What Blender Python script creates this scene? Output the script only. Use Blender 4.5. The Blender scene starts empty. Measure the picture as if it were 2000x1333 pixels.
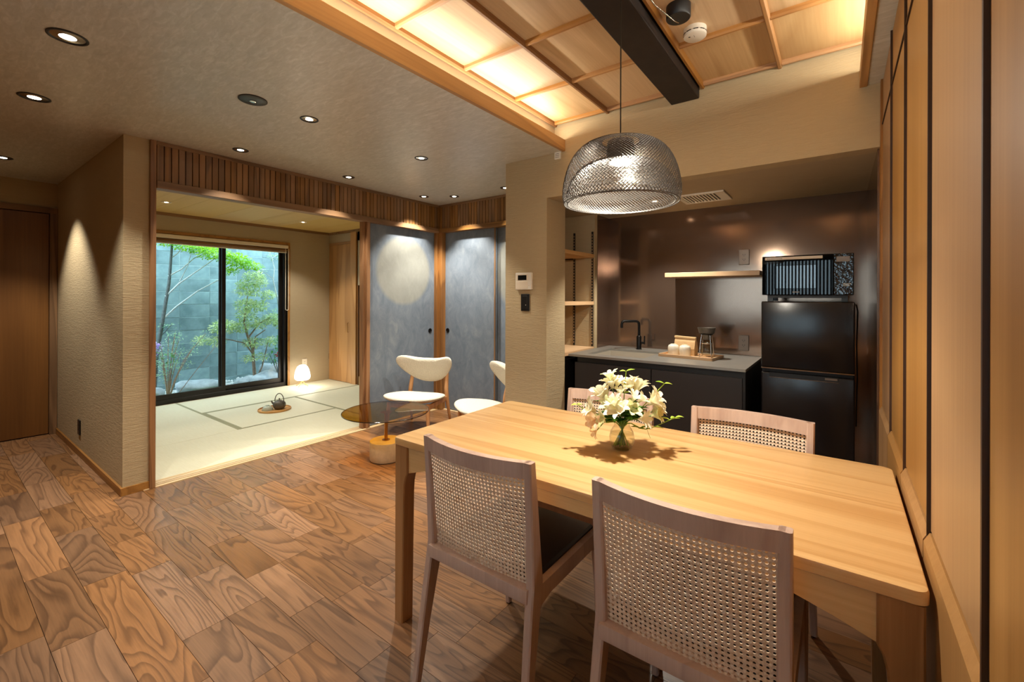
import bpy, bmesh, math, random
from mathutils import Vector, Matrix
random.seed(7)
PI = math.pi
SC = bpy.context.scene
COL = SC.collection
V = Vector

# ------------------------------------------------------------------ camera, world, exposure, big lights
YAW, ROLL = 0.6376, 0.003
cam_d = bpy.data.cameras.new('camera')
cam_d.sensor_width = 36.0
cam_d.lens = 866.0 / 2000.0 * 36.0
cam_d.shift_y = -(666.5 - 580.0) / 2000.0
cam_d.clip_start = 0.02
cam = bpy.data.objects.new('camera', cam_d)
COL.objects.link(cam)
cam.matrix_world = Matrix.Translation((0, 0, 1.28)) @ Matrix.Rotation(YAW, 4, 'Z') @ Matrix.Rotation(PI / 2, 4, 'X') @ Matrix.Rotation(ROLL, 4, 'Z')
SC.camera = cam

W = bpy.data.worlds.new('sky')
SC.world = W
W.use_nodes = True
bg = W.node_tree.nodes['Background']
bg.inputs[0].default_value = (0.70, 0.88, 1.0, 1)
bg.inputs[1].default_value = 4.3

SC.view_settings.view_transform = 'Standard'
SC.view_settings.look = 'None'
SC.view_settings.gamma = 1.0
SC.view_settings.use_curve_mapping = False
SC.view_settings.exposure = 1.0
cy = SC.cycles
cy.use_denoising = True
cy.max_bounces = 12
cy.diffuse_bounces = 6
cy.glossy_bounces = 5
cy.transmission_bounces = 10
cy.transparent_max_bounces = 12
cy.sample_clamp_indirect = 6.0
cy.caustics_reflective = False
cy.caustics_refractive = False
cy.blur_glossy = 0.5

WARM = (1.0, 0.74, 0.44)
WARM2 = (1.0, 0.93, 0.80)


def area_light(name, loc, rot, sx, sy, energy, color=WARM):
    d = bpy.data.lights.new(name, 'AREA')
    d.shape = 'RECTANGLE'
    d.size, d.size_y, d.energy, d.color = sx, sy, energy, color
    o = bpy.data.objects.new(name, d)
    COL.objects.link(o)
    o.location, o.rotation_euler = loc, rot
    return o


def spot_light(name, loc, energy, size_deg=92, blend=0.45, color=WARM2, radius=0.02, parent=None, tilt=(0, 0)):
    d = bpy.data.lights.new(name, 'SPOT')
    d.energy, d.color, d.spot_size, d.spot_blend, d.shadow_soft_size = energy, color, math.radians(size_deg), blend, radius
    o = bpy.data.objects.new(name, d)
    COL.objects.link(o)
    o.location = loc
    o.rotation_euler = (tilt[0], tilt[1], 0)
    if parent:
        o.parent = parent
    return o


# LED strips lying in the coves above the two edge beams of the dining ceiling
for cx, aim, en in ((-1.628, (0.80, 0, 0.60), 12), (0.134, (-0.80, 0, 0.60), 12)):
    lo = area_light('cove_light', (cx, 0.55, 2.385), (0, 0, 0), 4.2, 0.016, en, (1.0, 0.92, 0.77))
    d_ = V(aim).normalized()
    y_ = d_.cross(V((0, 1, 0))).normalized()
    # local x runs along the cove (world y), local -z is the aim
    lo.rotation_euler = Matrix((V((0, 1, 0)), (-d_).cross(V((0, 1, 0))), -d_)).transposed().to_euler()

# ------------------------------------------------------------------ mesh builder


class MB:
    def __init__(s):
        s.bm = bmesh.new()

    def _add(s, verts, faces, M=None):
        vs = [s.bm.verts.new(M @ V(v) if M is not None else V(v)) for v in verts]
        for f in faces:
            try:
                s.bm.faces.new([vs[i] for i in f])
            except ValueError:
                pass
        return vs

    def box(s, x0, x1, y0, y1, z0, z1, bev=0.0, seg=2, M=None):
        if bev > 0:
            b = bmesh.new()
            vs = [b.verts.new((x, y, z)) for x in (x0, x1) for y in (y0, y1) for z in (z0, z1)]
            for f in ((0, 1, 3, 2), (4, 6, 7, 5), (0, 4, 5, 1), (2, 3, 7, 6), (0, 2, 6, 4), (1, 5, 7, 3)):
                b.faces.new([vs[i] for i in f])
            bmesh.ops.bevel(b, geom=b.edges[:], offset=bev, segments=seg, affect='EDGES', profile=0.5)
            b.verts.index_update()
            s._add([v.co.copy() for v in b.verts], [[v.index for v in f.verts] for f in b.faces], M)
            b.free()
        else:
            vs = [(x, y, z) for x in (x0, x1) for y in (y0, y1) for z in (z0, z1)]
            s._add(vs, ((0, 1, 3, 2), (4, 6, 7, 5), (0, 4, 5, 1), (2, 3, 7, 6), (0, 2, 6, 4), (1, 5, 7, 3)), M)
        return s

    def lathe(s, prof, n=24, c=(0, 0, 0), M=None, cap0=True, cap1=True):
        verts, faces = [], []
        for r, z in prof:
            for k in range(n):
                a = 2 * PI * k / n
                verts.append((c[0] + r * math.cos(a), c[1] + r * math.sin(a), c[2] + z))
        m = len(prof)
        for i in range(m - 1):
            for k in range(n):
                k2 = (k + 1) % n
                faces.append((i * n + k, i * n + k2, (i + 1) * n + k2, (i + 1) * n + k))
        if cap0:
            faces.append(tuple(range(n - 1, -1, -1)))
        if cap1:
            faces.append(tuple((m - 1) * n + k for k in range(n)))
        s._add(verts, faces, M)
        return s

    def tube(s, pts, r, n=8, closed=False, M=None, caps=True):
        pts = [V(p) for p in pts]
        m = len(pts)
        rs = r if isinstance(r, (list, tuple)) else [r] * m
        tang = []
        for i in range(m):
            if closed:
                t = pts[(i + 1) % m] - pts[i - 1]
            else:
                t = pts[min(i + 1, m - 1)] - pts[max(i - 1, 0)]
            tang.append(t.normalized() if t.length > 1e-9 else V((0, 0, 1)))
        up = V((0, 0, 1)) if abs(tang[0].z) < 0.9 else V((1, 0, 0))
        u = tang[0].cross(up).normalized()
        verts, faces = [], []
        for i in range(m):
            t = tang[i]
            u = (u - t * u.dot(t))
            u = u.normalized() if u.length > 1e-6 else t.orthogonal().normalized()
            w = t.cross(u)
            for k in range(n):
                a = 2 * PI * k / n
                verts.append(pts[i] + (u * math.cos(a) + w * math.sin(a)) * rs[i])
        rng = m if closed else m - 1
        for i in range(rng):
            j = (i + 1) % m
            for k in range(n):
                k2 = (k + 1) % n
                faces.append((i * n + k, i * n + k2, j * n + k2, j * n + k))
        if not closed and caps:
            faces.append(tuple(range(n - 1, -1, -1)))
            faces.append(tuple((m - 1) * n + k for k in range(n)))
        s._add(verts, faces, M)
        return s

    def prism(s, poly, axis, a, b, M=None):
        """poly in the plane normal to axis: x->(y,z), y->(x,z), z->(x,y)"""
        def P(p, t):
            return (t, p[0], p[1]) if axis == 'x' else ((p[0], t, p[1]) if axis == 'y' else (p[0], p[1], t))
        n = len(poly)
        verts = [P(p, a) for p in poly] + [P(p, b) for p in poly]
        faces = [(i, (i + 1) % n, n + (i + 1) % n, n + i) for i in range(n)]
        faces += [tuple(range(n - 1, -1, -1)), tuple(range(n, 2 * n))]
        s._add(verts, faces, M)
        return s

    def sweep(s, secs, M=None):
        """secs: list of rings (equal length lists of points), capped"""
        n = len(secs[0])
        verts = [p for r in secs for p in r]
        faces = []
        for i in range(len(secs) - 1):
            for k in range(n):
                k2 = (k + 1) % n
                faces.append((i * n + k, i * n + k2, (i + 1) * n + k2, (i + 1) * n + k))
        faces.append(tuple(range(n - 1, -1, -1)))
        faces.append(tuple((len(secs) - 1) * n + k for k in range(n)))
        s._add(verts, faces, M)
        return s

    def blob(s, c, r, seed=0, rough=0.25, sub=2, M=None):
        b = bmesh.new()
        bmesh.ops.create_icosphere(b, subdivisions=sub, radius=1.0)
        rd = random.Random(seed)
        ph = [rd.uniform(0, 6.28) for _ in range(9)]
        for v in b.verts:
            x, y, z = v.co
            k = 1 + rough * (math.sin(2.3 * x + ph[0]) * math.sin(2.9 * y + ph[1]) + 0.6 * math.sin(4.1 * z + ph[2] + 2 * x) + 0.4 * math.sin(6 * y + ph[3] + 3 * z)) * 0.7
            v.co = V((c[0] + x * k * r[0], c[1] + y * k * r[1], c[2] + z * k * r[2]))
        b.verts.index_update()
        s._add([v.co.copy() for v in b.verts], [[v.index for v in f.verts] for f in b.faces], M)
        b.free()
        return s

    def leaf(s, p, d, up, L, wd, curl=0.15, fine=False):
        d = V(d).normalized()
        up = V(up)
        side = d.cross(up)
        side = side.normalized() if side.length > 1e-4 else d.orthogonal().normalized()
        nn = side.cross(d)
        p = V(p)
        if fine:
            rows = []
            for t_, w_ in ((0, 0.06), (0.18, 0.62), (0.40, 1.0), (0.62, 0.90), (0.82, 0.52), (1.0, 0.02)):
                c_ = p + d * L * t_ - nn * curl * L * 0.8 * t_ * t_
                rows += [c_ + side * wd / 2 * w_ + nn * curl * wd * w_, c_, c_ - side * wd / 2 * w_ + nn * curl * wd * w_]
            s._add(rows, [(q * 3 + e_, q * 3 + e_ + 1, q * 3 + e_ + 4, q * 3 + e_ + 3) for q in range(5) for e_ in range(2)])
            return s
        a, b_, c, e = p, p + d * L * 0.45 + side * wd / 2 + nn * curl * wd, p + d * L - nn * curl * L * 0.6, p + d * L * 0.45 - side * wd / 2 + nn * curl * wd
        m = p + d * L * 0.5
        s._add([a, b_, c, e, m], ((0, 1, 4), (1, 2, 4), (2, 3, 4), (3, 0, 4)))
        return s

    def build(s, name, mat, parent=None, smooth=None, kind=None, label=None):
        me = bpy.data.meshes.new(name)
        bmesh.ops.recalc_face_normals(s.bm, faces=s.bm.faces[:])
        s.bm.to_mesh(me)
        s.bm.free()
        if smooth is not None:
            for p in me.polygons:
                p.use_smooth = True
            me.set_sharp_from_angle(angle=math.radians(smooth))
        if mat is not None:
            me.materials.append(mat)
        o = bpy.data.objects.new(name, me)
        COL.objects.link(o)
        if parent is not None:
            o.parent = parent
        if kind:
            o['kind'] = kind
        if label:
            o['label'] = label
        return o


def thing(name, label, cat, loc=(0, 0, 0), rz=0.0, group=None):
    o = bpy.data.objects.new(name, None)
    COL.objects.link(o)
    o.empty_display_size = 0.05
    o.location = loc
    o.rotation_euler = (0, 0, rz)
    o['label'], o['category'] = label, cat
    if group:
        o['group'] = group
    return o


def tag(o, label, cat, group=None):
    o['label'], o['category'] = label, cat
    if group:
        o['group'] = group
    return o


def struct(name, mb, mat, smooth=None):
    return mb.build(name, mat, None, smooth, 'structure')


def sgroup(name):
    o = bpy.data.objects.new(name, None)
    COL.objects.link(o)
    o['kind'] = 'structure'
    return o


def dup(root, label, loc, rz=0.0):
    r = root.copy()
    COL.objects.link(r)
    r.location, r.rotation_euler = loc, (0, 0, rz)
    r['label'] = label
    for ch in list(root.children):
        c = ch.copy()
        COL.objects.link(c)
        c.parent = r
        for g in ch.children:
            d = g.copy()
            COL.objects.link(d)
            d.parent = c
    return r


# ------------------------------------------------------------------ materials
def lin(c):
    return tuple(((v / 255) / 12.92 if v / 255 <= 0.04045 else ((v / 255 + 0.055) / 1.055) ** 2.4) for v in c) + (1,)


def new_mat(name):
    m = bpy.data.materials.new(name)
    m.use_nodes = True
    nt = m.node_tree
    return m, nt, nt.nodes['Principled BSDF']


def N(nt, typ, **kw):
    n = nt.nodes.new(typ)
    for k, v in kw.items():
        if k.startswith('i_'):
            n.inputs[k[2:].replace('_', ' ')].default_value = v
        elif k.startswith('x_'):
            n.inputs[int(k[2:])].default_value = v
        else:
            setattr(n, k, v)
    return n


def math_n(nt, op, a, b=None):
    n = nt.nodes.new('ShaderNodeMath')
    n.operation = op
    for i, v in enumerate((a, b)):
        if v is None:
            continue
        if isinstance(v, (int, float)):
            n.inputs[i].default_value = v
        else:
            nt.links.new(v, n.inputs[i])
    return n.outputs[0]


def mix_c(nt, fac, a, b, blend='MIX'):
    n = nt.nodes.new('ShaderNodeMix')
    n.data_type = 'RGBA'
    n.blend_type = blend
    for i, v in ((0, fac), (6, a), (7, b)):
        if isinstance(v, (int, float, tuple)):
            n.inputs[i].default_value = v
        else:
            nt.links.new(v, n.inputs[i])
    return n.outputs[2]


def ramp(nt, src, stops):
    n = nt.nodes.new('ShaderNodeValToRGB')
    el = n.color_ramp.elements
    el[0].position, el[0].color = stops[0][0], stops[0][1]
    el[1].position, el[1].color = stops[-1][0], stops[-1][1]
    for p, c in stops[1:-1]:
        e = el.new(p)
        e.color = c
    nt.links.new(src, n.inputs[0])
    return n.outputs[0]


def bump(nt, bs, h, strength=0.3, dist=0.002):
    b = N(nt, 'ShaderNodeBump', i_Strength=strength, i_Distance=dist)
    nt.links.new(h, b.inputs['Height'])
    nt.links.new(b.outputs[0], bs.inputs['Normal'])


def coords(nt, scale=(1, 1, 1), rand=True, world=False):
    """object (or world) coordinates, shifted at random for every object, then scaled"""
    if world:
        src = N(nt, 'ShaderNodeNewGeometry').outputs['Position']
    else:
        src = N(nt, 'ShaderNodeTexCoord').outputs['Object']
    if rand:
        inf = N(nt, 'ShaderNodeObjectInfo')
        cb = nt.nodes.new('ShaderNodeCombineXYZ')
        for i, k in enumerate((37.0, 71.3, 53.9)):
            nt.links.new(math_n(nt, 'MULTIPLY', inf.outputs['Random'], k), cb.inputs[i])
        ad = N(nt, 'ShaderNodeVectorMath', operation='ADD')
        nt.links.new(src, ad.inputs[0])
        nt.links.new(cb.outputs[0], ad.inputs[1])
        src = ad.outputs[0]
    mp = nt.nodes.new('ShaderNodeMapping')
    mp.inputs['Scale'].default_value = scale
    nt.links.new(src, mp.inputs['Vector'])
    return mp.outputs[0]


def noise(nt, vec, scale, detail=4, rough=0.55, dist=0.0):
    n = N(nt, 'ShaderNodeTexNoise', i_Scale=scale, i_Detail=detail, i_Roughness=rough, i_Distortion=dist)
    nt.links.new(vec, n.inputs['Vector'])
    return n.outputs['Fac']


def plain(name, c, rough=0.5, metal=0.0, spec=0.5, var=0.0, bscale=0, bstr=0.2, bdist=0.001, coat=0.0):
    m, nt, b = new_mat(name)
    b.inputs['Base Color'].default_value = lin(c)
    b.inputs['Roughness'].default_value = rough
    b.inputs['Metallic'].default_value = metal
    b.inputs['Specular IOR Level'].default_value = spec
    b.inputs['Coat Weight'].default_value = coat
    if var > 0 or bscale:
        v = coords(nt)
        f = noise(nt, v, bscale or 8, 4)
        if var > 0:
            dk = tuple(x * (1 - var) for x in lin(c)[:3]) + (1,)
            lt = tuple(min(1, x * (1 + var)) for x in lin(c)[:3]) + (1,)
            nt.links.new(ramp(nt, f, [(0.3, dk), (0.7, lt)]), b.inputs['Base Color'])
        if bscale:
            bump(nt, b, f, bstr, bdist)
    return m


def emit(name, c, strength):
    m = bpy.data.materials.new(name)
    m.use_nodes = True
    nt = m.node_tree
    nt.nodes.remove(nt.nodes['Principled BSDF'])
    e = N(nt, 'ShaderNodeEmission', i_Strength=strength)
    e.inputs[0].default_value = lin(c)
    nt.links.new(e.outputs[0], nt.nodes['Material Output'].inputs[0])
    return m


def wood(name, dark, light, axis='x', scale=1.0, rings=5.0, stretch=0.14, rough=0.45, var=0.12, figure=0.55, fib=0.5, bstr=0.15, world=False, tone=None, ringw=0.5, coat=0.0):
    m, nt, b = new_mat(name)
    k = {'x': (stretch, 1, 1), 'y': (1, stretch, 1), 'z': (1, 1, stretch)}[axis]
    v = coords(nt, tuple(q * scale for q in k), True, world)
    big = noise(nt, v, 2.6, 2.5, 0.5, 0.6)
    saw = math_n(nt, 'FRACT', math_n(nt, 'MULTIPLY', big, rings * 2))
    band = ramp(nt, saw, [(0.0, (0.1, 0.1, 0.1, 1)), (0.45, (0.2, 0.2, 0.2, 1)), (0.8, (0.75, 0.75, 0.75, 1)), (0.90, (1, 1, 1, 1)), (1.0, (0.1, 0.1, 0.1, 1))])
    k2 = {'x': (stretch * 0.25, 1, 1), 'y': (1, stretch * 0.25, 1), 'z': (1, 1, stretch * 0.25)}[axis]
    v2 = coords(nt, tuple(q * scale for q in k2), True, world)
    fb = noise(nt, v2, 90, 4, 0.65)
    fac = math_n(nt, 'ADD', math_n(nt, 'MULTIPLY', band, figure), math_n(nt, 'MULTIPLY', fb, fib))
    low = noise(nt, v, 1.3, 2)
    fac = math_n(nt, 'ADD', fac, math_n(nt, 'MULTIPLY_ADD', low, 0.5))
    fac.node.inputs[1].links[0].from_node.inputs[2].default_value = -0.25
    mid = tuple((a + c) / 2 for a, c in zip(dark, light))
    col = ramp(nt, fac, [(0.12, lin(light)), (0.5, lin(mid)), (0.95, lin(dark))])
    if var > 0:
        inf = N(nt, 'ShaderNodeObjectInfo')
        hs = N(nt, 'ShaderNodeHueSaturation')
        val = math_n(nt, 'MULTIPLY_ADD', inf.outputs['Random'], 2 * var)
        val.node.inputs[2].default_value = 1 - var
        nt.links.new(val, hs.inputs['Value'])
        r2 = math_n(nt, 'FRACT', math_n(nt, 'MULTIPLY', inf.outputs['Random'], 17.3))
        sat = math_n(nt, 'MULTIPLY_ADD', r2, 0.22)
        sat.node.inputs[2].default_value = 0.88
        nt.links.new(sat, hs.inputs['Saturation'])
        nt.links.new(col, hs.inputs['Color'])
        col = hs.outputs[0]
    nt.links.new(col, b.inputs['Base Color'])
    b.inputs['Roughness'].default_value = rough
    b.inputs['Coat Weight'].default_value = coat
    b.inputs['Coat Roughness'].default_value = 0.25
    bump(nt, b, math_n(nt, 'ADD', fb, math_n(nt, 'MULTIPLY', band, 0.3)), bstr, 0.0008)
    return m


def plaster(name, c, k=1.0):
    m, nt, b = new_mat(name)
    v = coords(nt, (3.2, 3.2, 26), False, True)
    f = noise(nt, v, 3.0, 6, 0.62, 1.2)
    g = noise(nt, coords(nt, (1, 1, 1), False, True), 120, 3, 0.6)
    h = ramp(nt, f, [(0.42, (0, 0, 0, 1)), (0.62, (1, 1, 1, 1))])
    nt.links.new(mix_c(nt, f, tuple(x * 0.86 for x in lin(c)[:3]) + (1,), lin(c)), b.inputs['Base Color'])
    b.inputs['Roughness'].default_value = 0.9
    bump(nt, b, math_n(nt, 'ADD', h, math_n(nt, 'MULTIPLY', g, 0.5)), 0.32 * k, 0.004)
    return m


M = {}
M['plaster'] = plaster('plaster', (186, 166, 130))
M['plaster_smooth'] = plaster('plaster_smooth', (176, 158, 128), 0.25)
# wallpaper ceiling: grey brown, pale streaks, faint square joints, silky sheen


def ceiling_mat():
    m, nt, b = new_mat('ceiling_paper')
    v = coords(nt, (9, 30, 9), False, True)
    f = noise(nt, v, 1.7, 6, 0.62, 0.8)
    f2 = noise(nt, coords(nt, (1, 1, 1), False, True), 1.6, 3, 0.5)
    c = ramp(nt, f, [(0.30, lin((186, 185, 176))), (0.52, lin((201, 200, 192))), (0.72, lin((221, 220, 215)))])
    c = mix_c(nt, math_n(nt, 'MULTIPLY', f2, 0.3), c, lin((166, 163, 150)))
    br = N(nt, 'ShaderNodeTexBrick', offset=0.0, i_Scale=1.0, i_Mortar_Size=0.0022, i_Brick_Width=0.303, i_Row_Height=0.303)
    br.inputs['Color1'].default_value = br.inputs['Color2'].default_value = (0, 0, 0, 1)
    br.inputs['Mortar'].default_value = (1, 1, 1, 1)
    nt.links.new(coords(nt, (1, 1, 1), False, True), br.inputs['Vector'])
    c = mix_c(nt, math_n(nt, 'MULTIPLY', math_n(nt, 'MULTIPLY', br.outputs['Color'], f2), 0.35), c, lin((222, 214, 196)))
    nt.links.new(c, b.inputs['Base Color'])
    b.inputs['Roughness'].default_value = 0.34
    b.inputs['Specular IOR Level'].default_value = 0.5
    bump(nt, b, f, 0.12, 0.002)
    return m


M['ceiling'] = ceiling_mat()
M['plank'] = wood('floor_plank', (68, 45, 29), (156, 114, 78), 'x', 1.5, 10.0, 0.17, 0.33, 0.22, 0.36, 0.42, 0.06, True)
M['dark_wood_z'] = wood('stained_wood_upright', (98, 68, 37), (150, 109, 64), 'z', 1.2, 3.5, 0.06, 0.5, 0.10)
M['dark_wood_y'] = wood('stained_wood_long', (98, 68, 37), (150, 109, 64), 'y', 1.2, 3.5, 0.06, 0.5, 0.08)
M['dark_wood_x'] = wood('stained_wood_cross', (98, 68, 37), (150, 109, 64), 'x', 1.2, 3.5, 0.06, 0.5, 0.08)
M['wenge'] = wood('dark_joint_strip', (34, 18, 9), (62, 36, 18), 'z', 1.2, 3.0, 0.06, 0.5, 0.0)
M['post'] = wood('post_wood', (116, 75, 37), (172, 121, 68), 'z', 1.4, 5, 0.07, 0.5, 0.06)
M['beam_wood'] = wood('edge_beam_wood', (150, 108, 60), (206, 160, 100), 'y', 1.0, 4, 0.09, 0.5, 0.0)
M['black_beam'] = plain('blackened_beam', (38, 30, 27), 0.6, 0, 0.4, 0.25, 14, 0.3, 0.002)
M['ply'] = wood('coffer_plywood', (178, 142, 98), (216, 184, 138), 'y', 0.9, 2.6, 0.10, 0.55, 0.07, 0.4, 0.6)
M['batten'] = wood('coffer_batten_wood', (150, 104, 58), (196, 146, 90), 'x', 1.2, 3, 0.06, 0.5, 0.05)
M['batten_y'] = wood('coffer_batten_long', (132, 90, 50), (178, 130, 78), 'y', 1.2, 3, 0.06, 0.5, 0.05)
M['veneer'] = wood('wall_veneer', (140, 100, 56), (178, 136, 86), 'z', 0.8, 1.3, 0.055, 0.42, 0.06, 0.28, 0.62, 0.06)
M['door_wood'] = wood('door_veneer', (88, 54, 23), (132, 88, 43), 'z', 0.8, 1.6, 0.1, 0.4, 0.0, 0.4, 0.5)
M['closet_wood'] = wood('closet_veneer', (136, 94, 52), (186, 140, 88), 'z', 0.8, 2.4, 0.16, 0.45, 0.0, 0.4, 0.4)
M['table_oak'] = wood('table_oak', (190, 142, 86), (226, 188, 132), 'x', 1.3, 5.0, 0.05, 0.38, 0.0, 0.42, 0.55, 0.10)
M['table_oak_shaded'] = wood('table_oak_leg_shaded', (138, 94, 54), (188, 140, 90), 'z', 1.3, 4, 0.07, 0.42, 0.0, 0.5, 0.6, 0.2)  # same oak, darkened to put the shade under the tabletop into its colour
M['chair_wood'] = wood('chair_ash', (168, 140, 126), (206, 180, 164), 'z', 1.3, 3.2, 0.07, 0.5, 0.0, 0.35, 0.55, 0.12)
M['lounge_wood'] = wood('lounge_oak', (176, 120, 72), (214, 162, 112), 'z', 1.3, 3, 0.07, 0.45, 0.0)
M['shelf_wood'] = wood('shelf_wood', (184, 140, 92), (222, 184, 136), 'y', 1.2, 3, 0.08, 0.5, 0.05)
M['shelf_wood_x'] = wood('shelf_wood_cross', (184, 140, 92), (222, 184, 136), 'x', 1.2, 3, 0.08, 0.5, 0.05)
M['base_wood'] = wood('baseboard_wood', (128, 88, 48), (170, 124, 74), 'x', 1.2, 3, 0.06, 0.5, 0.05)
M['tatami_ceiling'] = wood('cedar_board', (186, 150, 88), (214, 180, 118), 'x', 0.9, 1.6, 0.05, 0.55, 0.03, 0.25, 0.4, 0.05)


def tatami_mat():
    m, nt, b = new_mat('tatami_rush')
    v = coords(nt, (1, 1, 1), True)
    w1 = N(nt, 'ShaderNodeTexWave', i_Scale=120.0, i_Distortion=0.4, i_Detail=1.0)
    nt.links.new(v, w1.inputs['Vector'])
    f = noise(nt, coords(nt, (3, 40, 1)), 4, 4)
    nt.links.new(mix_c(nt, f, lin((208, 204, 176)), lin((226, 224, 200))), b.inputs['Base Color'])
    b.inputs['Roughness'].default_value = 0.62
    bump(nt, b, w1.outputs['Fac'], 0.12, 0.0008)
    return m


M['tatami'] = tatami_mat()
M['heri'] = plain('tatami_border_cloth', (156, 156, 128), 0.85, 0, 0.2, 0.1, 200, 0.3, 0.0006)
M['sill'] = wood('sill_wood', (190, 160, 116), (220, 194, 152), 'y', 1.2, 2.5, 0.06, 0.5, 0.05)


def fusuma_mat(name, cy_, cz_, R, plane):
    """blue grey paper with cloudy mica wear and a printed pale gold disc"""
    m, nt, b = new_mat(name)
    pos = coords(nt, (1, 1, 1), False, True)
    f = noise(nt, coords(nt, (1, 1, 0.6), False, True), 9, 7, 0.7, 0.8)
    f2 = noise(nt, pos, 2.2, 4)
    c = ramp(nt, f, [(0.3, lin((96, 108, 122))), (0.55, lin((116, 126, 138))), (0.75, lin((138, 146, 152)))])
    c = mix_c(nt, math_n(nt, 'MULTIPLY', f2, 0.3), c, lin((100, 110, 124)))
    if R > 0:
        sp = N(nt, 'ShaderNodeSeparateXYZ')
        nt.links.new(pos, sp.inputs[0])
        a = math_n(nt, 'SUBTRACT', sp.outputs[1 if plane == 'x' else 0], cy_)
        z = math_n(nt, 'SUBTRACT', sp.outputs[2], cz_)
        d = math_n(nt, 'SQRT', math_n(nt, 'ADD', math_n(nt, 'MULTIPLY', a, a), math_n(nt, 'MULTIPLY', z, z)))
        k = math_n(nt, 'DIVIDE', d, R)
        k = ramp(nt, k, [(0.88, (1, 1, 1, 1)), (1.0, (0, 0, 0, 1))])
        c = mix_c(nt, math_n(nt, 'MULTIPLY', k, 0.3), c, lin((186, 176, 138)))
    nt.links.new(c, b.inputs['Base Color'])
    b.inputs['Roughness'].default_value = 0.72
    bump(nt, b, f, 0.06, 0.001)
    return m


M['fusuma'] = fusuma_mat('fusuma_paper', 3.09, 1.55, 0.375, 'x')
M['fusuma2'] = fusuma_mat('fusuma_paper_side', -2.44, 1.55, 0.50, 'y')
M['fusuma3'] = fusuma_mat('fusuma_paper_plain', 0, 0, 0, 'y')
M['black'] = plain('black_plastic', (20, 20, 21), 0.4)
M['black_metal'] = plain('black_metal', (24, 23, 23), 0.32, 0.6)
M['bronze_frame'] = plain('bronze_aluminium', (38, 34, 32), 0.35, 0.5, 0.5)
M['white'] = plain('white_plastic', (226, 220, 206), 0.45)
M['cream'] = plain('cream_plastic', (222, 208, 186), 0.5)
M['screen'] = plain('dark_screen', (14, 20, 22), 0.04)
M['steel'] = plain('stainless_top', (158, 156, 150), 0.36, 0.55, 0.5, 0.05, 30, 0.03, 0.0005)
M['steel_in'] = plain('stainless_basin', (196, 188, 174), 0.35, 0.35)
M['cabinet'] = plain('cabinet_charcoal', (46, 42, 42), 0.45, 0, 0.4)
M['cabinet_dk'] = plain('cabinet_side', (14, 13, 13), 0.5)
M['chrome'] = plain('chrome', (210, 205, 198), 0.12, 1.0)
M['wire'] = plain('shade_wire', (92, 89, 86), 0.34, 0.9)
M['brass'] = plain('brushed_brass', (176, 128, 66), 0.3, 0.9)
M['navy'] = plain('navy_seat', (19, 22, 32), 0.34, 0, 0.5, 0.1, 220, 0.12, 0.0005)
M['cane'] = plain('cane_weave', (224, 202, 178), 0.55, 0, 0.4, 0.12, 60, 0.15, 0.0006)
M['boucle'] = plain('cream_boucle', (214, 206, 188), 0.95, 0, 0.15, 0.10, 130, 1.0, 0.006)
M['travertine'] = plain('pale_stone', (206, 184, 148), 0.5, 0, 0.4, 0.12, 22, 0.1, 0.0006)
M['stone_top'] = plain('stone_cap', (214, 186, 122), 0.42, 0, 0.4, 0.06, 18, 0.05, 0.0006)
M['iron'] = plain('cast_iron', (104, 98, 90), 0.5, 0.4, 0.5, 0.15, 90, 0.3, 0.0006)
M['celadon'] = plain('celadon_glaze', (188, 200, 186), 0.25)
M['tray_rim'] = wood('tray_wood', (188, 130, 66), (220, 168, 98), 'x', 2, 3, 0.1, 0.45, 0.0)
M['ceramic'] = plain('white_ceramic', (232, 226, 210), 0.35)
M['kraft'] = plain('kraft_paper', (206, 172, 126), 0.7, 0, 0.3, 0.06, 40, 0.15, 0.001)
M['reflector'] = plain('lamp_reflector', (200, 196, 188), 0.16, 1.0)
M['lens'] = emit('lamp_lens', (255, 236, 206), 9.0)
M['lens_dim'] = emit('lamp_lens_small', (255, 226, 190), 7.0)
M['bulb'] = emit('pendant_diffuser', (255, 244, 226), 22.0)
M['glow'] = emit('lantern_glass', (255, 246, 228), 3.2)
M['block_mortar'] = plain('mortar', (160, 178, 180), 0.95, 0, 0.2, 0.1, 60, 0.4, 0.002)
M['gravel'] = plain('gravel', (196, 198, 196), 0.9, 0, 0.3, 0.25, 60, 0.6, 0.01)
M['stone'] = plain('garden_stone', (158, 168, 174), 0.85, 0, 0.3, 0.3, 9, 0.8, 0.02)
M['bark'] = plain('bark', (150, 128, 110), 0.9, 0, 0.2, 0.25, 40, 0.6, 0.004)
M['bark_pale'] = plain('pale_bark', (190, 198, 196), 0.85, 0, 0.2, 0.2, 40, 0.4, 0.003)
M['bark_dark'] = plain('dark_bark', (92, 100, 98), 0.9, 0, 0.2, 0.25, 40, 0.5, 0.003)
M['moss'] = plain('moss', (74, 122, 42), 0.95, 0, 0.2, 0.35, 30, 0.8, 0.01)
M['soil'] = plain('soil', (66, 60, 52), 0.95, 0, 0.2, 0.2, 30, 0.6, 0.01)
M['exterior'] = plain('house_render', (150, 150, 148), 0.9, 0, 0.2, 0.1, 30, 0.2, 0.002)
M['jamb_white'] = plain('curtain_cloth', (206, 196, 172), 0.9)


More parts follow.
